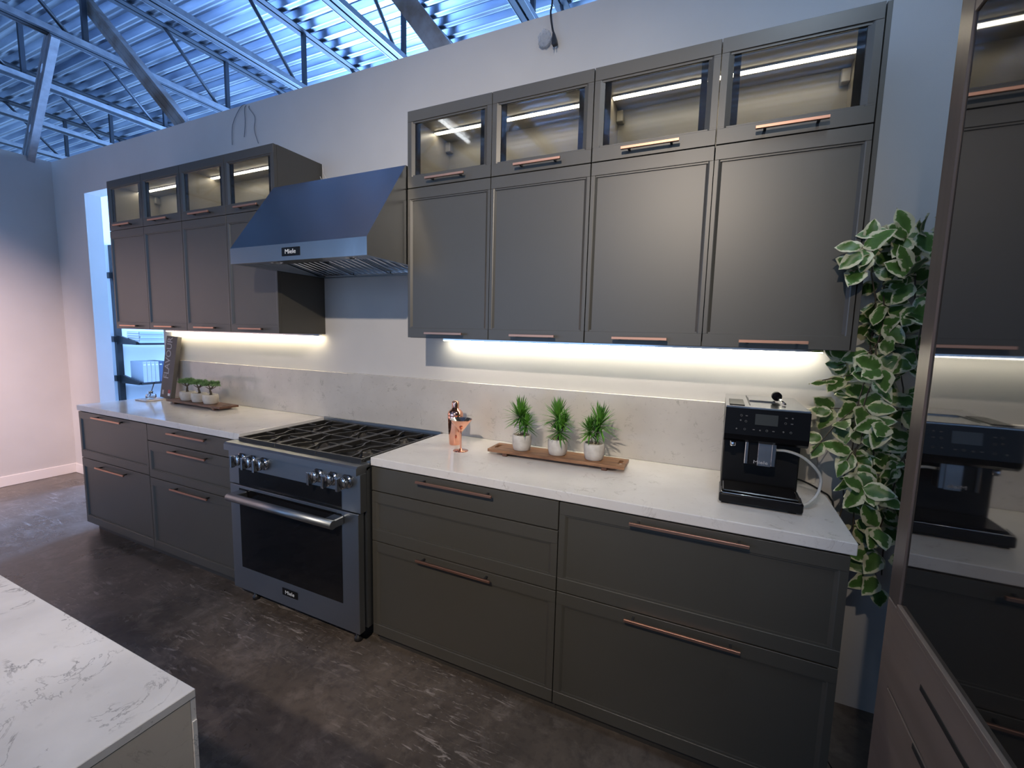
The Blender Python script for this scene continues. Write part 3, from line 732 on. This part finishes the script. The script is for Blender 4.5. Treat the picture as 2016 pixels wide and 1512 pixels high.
def grass_plant(x, y, z, seed, label, stems):
    rnd = random.Random(seed)
    t = thing('potted_plant', label, 'potted plant', (x, y, z), 'spiky plants on the walnut tray')
    m = MB(); pot(m, (x, y, z), .0455, .074); m.build('pot', t)
    m = MB().m('soil'); m.lathe([(0, .0685), (.020, .0690), (.034, .0672), (.0362, .0650)], (x, y, z), 24)
    for i in range(70):
        a = rnd.random()*6.28; r = .034*math.sqrt(rnd.random()); s_ = .0018+rnd.random()*.0016
        m.lathe([(0, -s_*.5), (s_, 0), (0, s_*.7)], (x+r*math.cos(a), y+r*math.sin(a), z+.0695), 6)
    m.build('pebbles', t)
    ms = MB().m('stem'); mb = MB().m('blade')
    for dx, dy, top, n, ln in stems:
        base = Vector((x+dx*.35, y+dy*.35, z+.066)); head = Vector((x+dx, y+dy, z+top))
        ms.tube([base, base.lerp(head, .5)+Vector((rnd.uniform(-.004, .004), rnd.uniform(-.004, .004), 0)), head], [.0019, .0016, .0014], 6)
        for i in range(n):
            f = i/n; a = i*2.4+rnd.random()*.5; el = math.radians(-30 + 112*(f**.95)+rnd.uniform(-8, 8))
            st = head + Vector((0, 0, -.004+.020*f)); d = Vector((math.cos(a)*math.cos(el), math.sin(a)*math.cos(el), math.sin(el)))
            side = d.cross(Vector((0, 0, 1))); side = side.normalized() if side.length > .05 else Vector((1, 0, 0))
            l = ln*rnd.uniform(.82, 1.18); w = .0040; droop = Vector((0, 0, -1))*l*.10*math.cos(el)
            P0 = [st-side*w*.5, st+side*w*.5]; mid = st+d*l*.4+droop*.1; P1 = [mid-side*w, mid+side*w]; m3 = st+d*l*.75+droop*.5; P2 = [m3-side*w*.7, m3+side*w*.7]; tip = st+d*l+droop
            v = [mb.bm.verts.new(p) for p in P0+P1+P2+[tip]]
            for q in ((0, 1, 3, 2), (2, 3, 5, 4), (4, 5, 6)):
                fc = mb.bm.faces.new([v[j] for j in q]); fc.material_index = 0
    ms.build('stem', t); mb.build('foliage', t, recalc=False)
    return t
TZ = H+.0303
grass_plant(1.500, -.232, TZ, 3, 'spiky green plant in cement pot, left one on the walnut tray', [(-.014, .004, .150, 120, .088), (.022, -.006, .112, 85, .062), (.0, .012, .140, 40, .07)])
grass_plant(1.675, -.225, TZ, 7, 'spiky green plant in cement pot, middle one on the walnut tray', [(-.006, .008, .158, 120, .090), (.010, -.012, .105, 95, .074), (.024, .004, .135, 50, .062)])
grass_plant(1.843, -.220, TZ, 11, 'spiky green plant in cement pot, right one on the walnut tray', [(.018, .008, .148, 120, .090), (-.022, -.006, .118, 95, .066), (.012, -.012, .120, 40, .062)])

def bonsai(x, y, z, seed, label, lean):
    rnd = random.Random(seed)
    t = thing('bonsai', label, 'potted plant', (x, y, z), 'small pines on the dark tray')
    m = MB(); pot(m, (x, y, z), .050, .066); m.build('pot', t)
    m = MB().m('stem'); m.lathe([(0, .059), (.03, .060), (.0395, .0575)], (x, y, z), 20); m.build('soil', t)
    m = MB().m('stem'); top = Vector((x+lean*.3, y, z+.112))
    m.tube(smooth_pts([(x, y, z+.055), (x+.006*math.copysign(1, lean), y, z+.075), (x-.002, y, z+.092), top], 4), [.0085]*4+[.007]*4+[.0055]*4+[.0045], 8)
    cl = [(top.x-.045+lean, y+.008, z+.130, .026), (top.x-.012+lean*.5, y-.010, z+.146, .030), (top.x+.026+lean*.6, y+.006, z+.148, .030), (top.x+.055+lean, y-.004, z+.132, .027), (top.x+.012, y+.02, z+.137, .026), (top.x-.028, y-.018, z+.128, .022)]
    for c in cl: m.tube([top-Vector((0, 0, .012)), (Vector(c[:3])+top)/2-Vector((0, 0, .010)), Vector(c[:3])-Vector((0, 0, .008))], [.004, .003, .002], 6)
    m.build('trunk', t)
    m = MB().m('needle')
    for cxx, cyy, czz, r in cl:
        for k_ in range(34):
            a = rnd.random()*6.28; rr = r*1.15*math.sqrt(rnd.random()); o_ = Vector((cxx+rr*math.cos(a), cyy+rr*math.sin(a), czz+rnd.uniform(-.009, .015)*(1-rr/r*.5)))
            for j in range(11):
                a = rnd.random()*6.28; el = rnd.uniform(-.2, 1.4); d = Vector((math.cos(a)*math.cos(el), math.sin(a)*math.cos(el), math.sin(el)))
                s_ = d.orthogonal().normalized()*.0009; l = rnd.uniform(.011, .018)
                v = [m.bm.verts.new(p) for p in (o_-s_, o_+s_, o_+d*l)]; f = m.bm.faces.new(v); f.material_index = 0
    m.build('foliage', t, recalc=False)
bonsai(-1.212, -.178, TZ, 1, 'pine bonsai in cement pot, leftmost of three on dark tray', -.008)
bonsai(-1.065, -.184, TZ, 2, 'pine bonsai in cement pot, middle of three on dark tray', .004)
bonsai(-.925, -.188, TZ, 5, 'pine bonsai in cement pot, nearest the range on dark tray', .012)

# reed diffuser on a pale stone tile
m = MB().m('marble_tile'); m.box(-1.70, -1.545, -.285, -.150, H+.0003, H+.008, .002); tag(m.build('stone_coaster'), 'pale pink stone tile under the reed diffuser', 'coaster')
dx, dy, dz = -1.640, -.205, H+.0083
t = thing('reed_diffuser', 'small clear reed diffuser with black sticks near left counter end', 'diffuser', (dx, dy, dz))
m = MB().m('clear'); m.lathe([(0, .0003), (.030, .0003), (.033, .004), (.033, .030), (.028, .036), (.013, .039), (.013, .046), (.010, .046), (.010, .037), (.026, .033), (.029, .028), (.029, .006), (0, .006)], (dx, dy, dz), 28); m.build('bottle', t)
m = MB().m('silver_in'); m.lathe([(.0105, .047), (.0145, .047), (.0145, .058), (.0105, .058), (.0105, .047)], (dx, dy, dz), 20); m.build('collar', t)
for a, b_ in ((.5, .25), (1.3, .28), (.2, .35)):
    m = MB().m('black'); m.tube([(dx-.012*math.cos(a), dy-.01*math.sin(a), dz+.010), (dx+b_*.13*math.cos(a), dy+b_*.1*math.sin(a), dz+.128)], .0016, 6); m.build('reed', t)

# tall dark cook book leaning on the wall
t = thing('cookbook', 'tall charcoal cookbook leaning upright against wall by the doorway', 'book', (-1.66, -.06, H))
def lean(m):
    th = math.atan2(.065, .488); c = Matrix.Translation((-1.632, -.112, H+.004)) @ Matrix.Rotation(.04, 4, 'Y') @ Matrix.Rotation(-th, 4, 'X')
    bmesh.ops.transform(m.bm, matrix=c, verts=m.bm.verts); return m
m = MB().m('charcoal'); m.box(-.072, .072, 0, .004, 0, .490); m.box(-.072, .072, .026, .030, 0, .490); m.box(-.072, -.068, .004, .026, 0, .49); lean(m).build('cover', t)
m = MB().m('charcoal'); m.box(.068, .072, .004, .026, 0, .49); lean(m).build('spine', t)
m = MB().m('paper'); m.box(-.0675, .0675, .0045, .0255, .003, .487); lean(m).build('pages', t)
m = MB().m('red'); m.box(.028, .056, -.0008, -.0001, .0395, .068); m.m('white'); m.box(.028, .056, -.0008, -.0001, .020, .0395); plabel(lean(m).build('cover_label', t), 'red and white label')
m = MB().m('grey_txt'); m.box(-.052, -.028, -.0008, -.0001, .025, .06); plabel(lean(m).build('cover_label', t), 'grey label')
th_ = math.atan2(.065, .488)
tx = text_part('title', 'FLAVOUR', .092, (0, 0, 0), t, M['grey_txt'], rot=(0, 0, 0), bold=.001)
tx.data.transform(Matrix.Translation((1.66-1.66, .0, 0)))
# place the title on the leaning cover, reading upwards
tx.data.transform(Matrix.Translation(Vector((1.66*0, 0, 0))))
off = Vector(t.location)
tx.data.transform(Matrix.Translation(off))          # back to world origin
tx.data.transform(Matrix.Translation((-1.632, -.112, H+.004)) @ Matrix.Rotation(.04, 4, 'Y') @ Matrix.Rotation(-th_, 4, 'X') @ Matrix.Translation((-.018, -.0008, .315)) @ Matrix.Rotation(PI/2, 4, 'X') @ Matrix.Rotation(PI/2, 4, 'Z') @ Matrix.Diagonal((.82, 1, 1, 1)))
tx.data.transform(Matrix.Translation(-off))

# ------------------------------------------------------------------ shelving seen through the doorway
t = thing('wall_shelf', 'black metal wall shelving with two planks seen through the doorway', 'shelf', (-3.5, 1., 0))
for y in (.418, 1.45):
    m = MB().m('black'); m.box(-3.4995, -3.455, y-.025, y+.025, .05, 2.3); m.build('post', t)
for z in (1.282, .868, .45, 1.94):
    for y in (.418, 1.45):
        m = MB().m('black'); m.prism([(-3.455, z), (-3.455, z+.085), (-3.42, z+.085), (-3.12, z+.030), (-3.12, z)], y-.012, y+.012, axis='y')
        m.box(-3.4995, -3.455, y-.05, y-.026, z+.02, z+.08); m.build('bracket', t)
    m = MB().m('black'); m.box(-3.44, -3.105, .4305, 1.437, z-.001, z+.020); m.build('plank', t)
cols_ = ['book_blue', 'book_grey', 'book_blue', 'book_grey', 'book_blue']
z = 1.3025
for i in range(5):
    m = MB().m(cols_[i]); m.box(-3.34+.004*(i % 2), -3.100-.006*(i % 2), .432+.004*(i % 3), .66, z, z+.0035); m.box(-3.34+.004*(i % 2), -3.100-.006*(i % 2), .432+.004*(i % 3), .66, z+.0195, z+.023)
    m.box(-3.103-.006*(i % 2), -3.100-.006*(i % 2), .432+.004*(i % 3), .66, z+.0035, z+.0195)
    m.m('paper'); m.box(-3.335, -3.108, .430, .655, z+.0036, z+.0194)
    tag(m.build('book'), ['pale blue book lying flat, lowest in the stack on the upper shelf', 'greyish blue book lying flat, second from bottom on upper shelf', 'pale blue book in the middle of the flat stack', 'greyish book second from top of the flat stack', 'pale blue book on top of the flat stack'][i], 'book', 'flat books on the upper shelf')
    z += .0236
y = .455
lab = ['light blue binder standing foremost on the lower shelf', 'light blue binder standing second on the lower shelf', 'light blue binder standing third on the lower shelf', 'light blue binder standing last before the navy ones', 'navy binder standing next to the light blue ones', 'navy binder partly hidden behind the cookbook']
for i in range(6):
    m = MB().m('book_grey' if i < 4 else 'book_navy'); m.box(-3.36, -3.125, y, y+.036, .8885, 1.105, .002)
    m.m('white'); m.box(-3.1249, -3.1243, y+.007, y+.029, 1.068, 1.078)
    tag(m.build('binder'), lab[i], 'binder', 'binders on the lower shelf'); y += .0375

# ------------------------------------------------------------------ variegated vine between counter and tall unit
def vine():
    rnd = random.Random(21)
    t = thing('hanging_vine', 'green and cream variegated vine hanging down the wall right of the counter', 'plant', (2.83, -.15, .6))
    stems = []
    bottoms = [.66, .74, .92, .70, 1.05, .80, .64, .70, .78]
    for j in range(9):
        x = 2.755+.030*j; pts = []; z = 1.90-rnd.random()*.08; y = -.08-rnd.random()*.14
        z1 = bottoms[j]
        nseg = 15
        for k_ in range(nseg+1):
            f = k_/nseg
            pts.append(Vector((x+.03*math.sin(f*5+j)+rnd.uniform(-.01, .01) + (.03*f if j < 3 else 0), y+.03*math.sin(f*4+j*2), z+(z1-z)*f)))
        stems.append(pts)
    twigs = [[(2.76, -.20, 1.80), (2.70, -.34, 1.78), (2.645, -.40, 1.765)], [(2.76, -.20, 1.78), (2.70, -.34, 1.72), (2.66, -.40, 1.70)], [(2.80, -.15, 1.28), (2.72, -.19, 1.20), (2.66, -.25, 1.13), (2.630, -.27, 1.09)],
             [(2.80, -.15, 1.38), (2.72, -.16, 1.36), (2.655, -.20, 1.345)], [(2.78, -.15, 1.24), (2.70, -.18, 1.245), (2.645, -.22, 1.235)], [(2.80, -.18, 1.14), (2.76, -.22, 1.10), (2.735, -.25, 1.06)],
             [(2.82, -.15, 1.48), (2.74, -.18, 1.42), (2.69, -.22, 1.40)], [(2.84, -.2, .75), (2.86, -.24, .68), (2.870, -.25, .62)], [(2.84, -.15, 1.52), (2.78, -.2, 1.45), (2.74, -.24, 1.40)], [(2.84, -.15, 1.04), (2.80, -.25, .98), (2.78, -.28, .93)]]
    m = MB().m('stem')
    for p in stems: m.tube(smooth_pts(p, 2), .0022, 6)
    for p in twigs: m.tube(smooth_pts(p, 4), .0016, 6)
    m.build('stem', t)
    mb = MB().m('leaf'); uv = mb.bm.loops.layers.uv.new('UVMap')
    def leaf(base, d, nrm, ln, w):
        d = d.normalized(); s_ = d.cross(nrm).normalized(); nrm = s_.cross(d)
        nu, nv = 9, 6; grid = []
        cup = rnd.uniform(-.2, .25); bend = rnd.uniform(.05, .3)
        for i in range(nu+1):
            f = i/nu; hw = w*(math.sin(PI*min(1, f**.80))**.85)*(1-.12*f) if 0 < f < 1 else 0
            row = []
            for j in range(-nv//2, nv//2+1):
                g = j/(nv/2); jag = 1+.045*math.sin(i*2.6+j)
                p = base + d*ln*f + s_*hw*g*jag + nrm*(-bend*ln*f*f*.5 + cup*hw*abs(g)+ .004*math.sin(f*9+g*2)*abs(g))
                e = max(abs(g), abs(2*f-1)**2.2*.92); row.append((mb.bm.verts.new(p), e))
            grid.append(row)
        for i in range(nu):
            for j in range(nv):
                vs = [grid[i][j], grid[i][j+1], grid[i+1][j+1], grid[i+1][j]]
                f = mb.bm.faces.new([v[0] for v in vs]); f.smooth = True
                for lp, v in zip(f.loops, vs): lp[uv].uv = (v[1], 0)
    for p in stems:
        for q, q2 in zip(p[:-1], p[1:]):
            for k_ in range(1 if rnd.random() < .45 else 2):
                b0 = q.lerp(q2, rnd.random()); a = rnd.uniform(-PI*1.05, PI*.05)
                d = Vector((math.cos(a)*.9, math.sin(a)*.7, rnd.uniform(-1.0, .45)))
                if b0.x+d.x*.07 < 2.735: d.x = abs(d.x)*.6
                if b0.y + d.y*.07 > -.02: d.y = -abs(d.y)
                nn = Vector((rnd.uniform(-.9, .7), -1, rnd.uniform(-.6, .9)))
                leaf(b0+d.normalized()*.006, d, nn, rnd.uniform(.078, .112), rnd.uniform(.027, .038))
    def near(p, n, spread=.03, size=.095):
        for _ in range(n):
            d = Vector((rnd.uniform(-1, .3), rnd.uniform(-.7, 0), rnd.uniform(-.8, .5)))
            leaf(Vector(p), d, Vector((rnd.uniform(-.3, .3), -1, rnd.uniform(0, .6))), size*rnd.uniform(.85, 1.1), .032)
    leaf(Vector((2.690, -.40, 1.775)), Vector((-1, 0, .02)), Vector((0, -1, .3)), .075, .022)
    leaf(Vector((2.690, -.40, 1.760)), Vector((-.75, 0, -.7)), Vector((0, -1, .3)), .078, .025)
    leaf(Vector((2.715, -.37, 1.755)), Vector((-.3, 0, -.9)), Vector((0, -1, .3)), .060, .022)
    leaf(Vector((2.715, -.34, 1.80)), Vector((.15, -.1, 1)), Vector((0, -1, .1)), .070, .024)
    leaf(Vector((2.760, -.34, 1.83)), Vector((-.9, -.1, -.1)), Vector((0, -1, .5)), .085, .022)
    leaf(Vector((2.665, -.25, 1.14)), Vector((-.9, 0, .1)), Vector((0, -1, .2)), .070, .024)
    leaf(Vector((2.665, -.25, 1.13)), Vector((-.4, 0, -.9)), Vector((0, -1, .2)), .072, .024)
    leaf(Vector((2.690, -.22, 1.235)), Vector((-1, 0, .05)), Vector((0, -1, .3)), .072, .023)
    leaf(Vector((2.700, -.20, 1.345)), Vector((-1, 0, -.12)), Vector((0, -.6, 1)), .085, .018)
    leaf(Vector((2.720, -.20, 1.40)), Vector((-.9, 0, .1)), Vector((0, -1, .2)), .062, .022)
    leaf(Vector((2.735, -.27, 1.08)), Vector((-.3, 0, -1)), Vector((0, -1, .2)), .070, .020)
    leaf(Vector((2.872, -.25, .640)), Vector((.1, 0, -1)), Vector((0, -1, .1)), .075, .028)
    for p in twigs: near(p[1], 2)
    for p in ((2.80, -.28, 1.40), (2.83, -.26, 1.22), (2.78, -.30, 1.0), (2.84, -.27, .86), (2.86, -.24, .76), (2.86, -.28, 1.58), (2.84, -.3, 1.70), (2.87, -.25, 1.84), (2.83, -.27, 1.82)): near(p, 3)
    f = mb.build('foliage', t, recalc=False)
vine()

# ------------------------------------------------------------------ tall unit with dark mirror glass, right foreground
TX = 2.72
t = thing('tall_appliance_cabinet', 'bronze-framed tall cabinet with dark reflective glass in right foreground', 'cabinet', (3.05, -1.8, 0))
y1, y0 = -.822, -2.95
m = MB().m('bronze')
m.box(TX+.022, 3.40, y0, y1, .02, 2.62); m.build('body', t)
m = MB().m('bronze'); m.box(TX, TX+.021, y1-.066, y1, .885, 2.62, .003); m.box(TX+.0, TX+.021, y0, y1-.067, 2.125, 2.20, .002); m.box(TX, TX+.021, y0, y0+.06, .885, 2.124, .002)
m.build('door_frame', t)
m = MB().m('mirror_glass'); m.box(TX+.004, TX+.0215, y0+.061, y1-.067, .900, 2.124); plabel(m.build('glass_door', t), 'dark mirror-like glass door')
m = MB().m('mirror_glass'); m.box(TX+.004, TX+.0215, y0+.061, y1-.067, 2.205, 2.615); m.build('upper_glass_door', t)
m = MB().m('oak'); m.box(TX, TX+.0215, y1-.062, y1, .0205, .884, .002); m.build('side_stile', t)
for z0, z1, sl in ((.700, .884, .815), (.40, .696, .689), (.022, .396, .37)):
    m = MB().m('oak'); m.box(TX-.003, TX+.018, y0, y1-.066, z0, z1, .002); d = m.build('drawer', t)
    if sl > .7: m = MB().m('slot'); m.box(TX-.0045, TX-.0031, -2.3, -1.045, sl-.006, sl+.006, .0006); plabel(m.build('grip_slot', d), 'dark grip slot')
m = MB().m('slot'); m.box(TX-.0045, TX-.0031, -2.3, -1.045, .683, .695, .0006); m.build('grip_slot', d)
m = MB().m('oak'); m.box(TX-.004, TX+.0215, y0, y1-.067, .8855, .899, .001); m.build('sill', t)
m = MB().m('kick'); m.box(TX+.06, 3.40, y0, y1, 0, .0195); m.build('plinth', t)

# ------------------------------------------------------------------ island, left foreground
t = thing('kitchen_island', 'white quartz waterfall island in left foreground', 'kitchen island', (.9, -2.3, 0))
ix0, ix1, iy0, iy1 = .20, 1.605, -2.85, -1.738
m = MB().m('quartz_island'); m.box(ix0, ix1, iy0, iy1, .900, .914, .001); m.build('top_slab', t)
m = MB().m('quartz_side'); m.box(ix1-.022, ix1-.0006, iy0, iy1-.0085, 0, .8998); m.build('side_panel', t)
m = MB().m('quartz_island'); m.box(ix1-.0245, ix1-.0008, iy1-.008, iy1-.0005, 0, .8998); m.box(ix1-.0020, ix1+.0015, iy1-.007, iy1-.001, 0, .862); m.box(ix0+.02, ix1-.0255, iy1-.012, iy1-.004, 0.08, .8995); m.build('front_panel', t)
m = MB().m('cab'); m.box(ix0+.02, ix1-.0225, iy0+.02, iy1-.014, .0, .8995); m.build('body', t)

# ------------------------------------------------------------------ odds and ends on the wall
t = thing('hanging_power_plug', 'black two-pin plug and cable hanging over the back wall top', 'plug', (1.53, -.03, 2.85))
m = MB().m('black'); m.tube(smooth_pts([(1.47, .06, 3.30), (1.485, .02, 3.05), (1.495, -.022, 2.97), (1.507, -.025, 2.90), (1.515, -.025, 2.875)]), .0045, 8); m.build('cable', t)
m = MB().m('black'); m.prism([(1.512, 2.876), (1.520, 2.876), (1.531, 2.845), (1.534, 2.826), (1.530, 2.822), (1.513, 2.822), (1.508, 2.826), (1.508, 2.845)], -.034, -.016, axis='y'); m.build('plug', t)
m = MB().m('silver_in')
for x in (1.515, 1.527): m.tube([(x, -.025, 2.8225), (x, -.025, 2.805)], .002, 8)
m.build('pin', t)
rnd = random.Random(4); m = MB().m('plastic_bag'); bmesh.ops.create_icosphere(m.bm, subdivisions=3, radius=.032)
for v in m.bm.verts:
    k_ = 1+rnd.uniform(-.16, .16); v.co = Vector((v.co.x*1.0*k_, v.co.y*.45*k_, v.co.z*1.2*k_)) + Vector((1.468, -.020, 2.868))
for f in m.bm.faces: f.material_index = 0
tag(m.build('plastic_wrap'), 'crumpled clear plastic wrap stuck on the wall beside the hanging plug', 'plastic wrap')
t = thing('loose_wire', 'thin grey loose wires hanging from wall top above left cabinets', 'wire', (-.72, -.01, 2.72))
for pts in ([(-.70, .02, 2.99), (-.74, -.006, 2.97), (-.83, -.008, 2.87), (-.845, -.008, 2.74)], [(-.68, .02, 2.99), (-.70, -.006, 2.96), (-.70, -.008, 2.86), (-.715, -.008, 2.77)], [(-.66, .02, 2.99), (-.66, -.006, 2.95), (-.60, -.008, 2.88), (-.61, -.008, 2.80), (-.575, -.008, 2.71)]):
    m = MB().m('wire_grey'); m.tube(smooth_pts(pts), .0022, 6); m.build('strand', t)
t = thing('loose_wire', 'two thin white wires hanging behind the left cabinet side near hood', 'wire', (0, -.005, 2.42))
for pts in ([(-.048, -.006, 2.515), (-.015, -.02, 2.45), (.010, -.008, 2.38), (.03, -.006, 2.275)], [(.004, -.006, 2.50), (.02, -.008, 2.44), (.052, -.006, 2.38), (.06, -.006, 2.275)]):
    m = MB().m('white'); m.tube(smooth_pts(pts), .0015, 6); m.build('strand', t)
m = MB().m('trim'); m.box(3.0-.24, 3.0-.165, -.006, -.0002, .40, .52, .002) if False else None

# ------------------------------------------------------------------ caged tube lamps hung from the roof; the right-hand one is added fill
def tube_lamp(x, y0, y1, z, label):
    t = thing('caged_tube_lamp', label, 'lamp', (x, (y0+y1)/2, z))
    m = MB().m('white'); m.box(x-.05, x+.05, y0-.03, y1+.03, z+.03, z+.07, .004); m.build('housing', t)
    m = MB().m('tube'); m.tube([(x, y0, z), (x, y1, z)], .016, 16); m.build('tube', t)
    m = MB().m('silver_in'); n = int((y1-y0)/.05)
    for i in range(n+1):
        y = y0+(y1-y0)*i/n; m.tube([(x+.055*math.cos(a), y, z+.02+.06*math.sin(a)) for a in [PI+PI*k_/8 for k_ in range(9)]], .0012, 4)
    for a in (PI*1.2, PI*1.5, PI*1.8): m.tube([(x+.055*math.cos(a), y0, z+.02+.06*math.sin(a)), (x+.055*math.cos(a), y1, z+.02+.06*math.sin(a))], .0012, 4)
    m.build('wire_cage', t)
    m = MB().m('black')
    for y in (y0+.1, y1-.1): m.tube([(x, y, z+.07), (x, y, 4.38)], .003, 6)
    m.build('hanger', t)
tube_lamp(0., -2.40, -1.2, 3.30, 'caged fluorescent tube hung above the aisle in front of the range')

tube_lamp(2.62, -1.75, -.95, 3.38, 'added fill lamp, caged tube out of view above the right end of the counter')  # unseen fitting added to carry the fill for the right wall
# ------------------------------------------------------------------ light
def area(name, loc, rot, sx, sy, power, color, spread=PI):
    l = bpy.data.lights.new(name, 'AREA'); l.shape = 'RECTANGLE'; l.size = sx; l.size_y = sy; l.energy = power; l.color = color; l.spread = spread
    o = bpy.data.objects.new(name, l); COL.objects.link(o); o.location = loc; o.rotation_euler = rot; return o
def spot(name, loc, target, power, color, size, blend, radius):
    l = bpy.data.lights.new(name, 'SPOT'); l.energy = power; l.color = color; l.spot_size = math.radians(size); l.spot_blend = blend; l.shadow_soft_size = radius
    o = bpy.data.objects.new(name, l); COL.objects.link(o); o.location = loc
    o.rotation_euler = (Vector(target)-Vector(loc)).to_track_quat('-Z', 'Y').to_euler(); return o
BLUE = (.31, .56, 1.)
# daylight through the rear and front glazing
area('rear_window_daylight', (-1.5, 6.8, 2.6), (-PI/2, 0, 0), 14, 3.0, 1550, BLUE)
area('front_window_daylight', (-2.5, -8.4, 2.0), (PI/2, 0, 0), 7, 3.2, 115, BLUE)
area('side_room_window', (-2.45, 3.3, 1.9), (-PI/2, 0, 0), 1.5, 1.7, 760, (.27, .50, 1.))
area('fill_light_right', (2.62, -1.35, 3.34), (0, 0, 0), .04, .8, 12, (.66, .82, 1.))  # added cool fill from above, brightens the wall right of the cabinets
# track spotlights of the showroom
spot('track_spot_main', (2.12, -3.30, 2.92), (1.08, -.4, 1.45), 335, (1., .85, .69), 71, 1., .03)
spot('track_spot_left_wall', (-1.2, -2.8, 3.0), (-3.45, -1.45, 1.1), 1150, (1., .71, .66), 58, 1., .05)
spot('track_spot_island', (-.6, -3.0, 3.2), (.30, -2.35, .9), 230, (1., .82, .80), 48, 1., .05)
w = bpy.data.worlds.new('world'); S.world = w; w.use_nodes = True
w.node_tree.nodes['Background'].inputs[0].default_value = (.55, .70, 1., 1); w.node_tree.nodes['Background'].inputs[1].default_value = .42

S.view_settings.view_transform = 'Standard'; S.view_settings.look = 'None'; S.view_settings.gamma = 1; S.view_settings.use_curve_mapping = False
S.view_settings.exposure = 0.
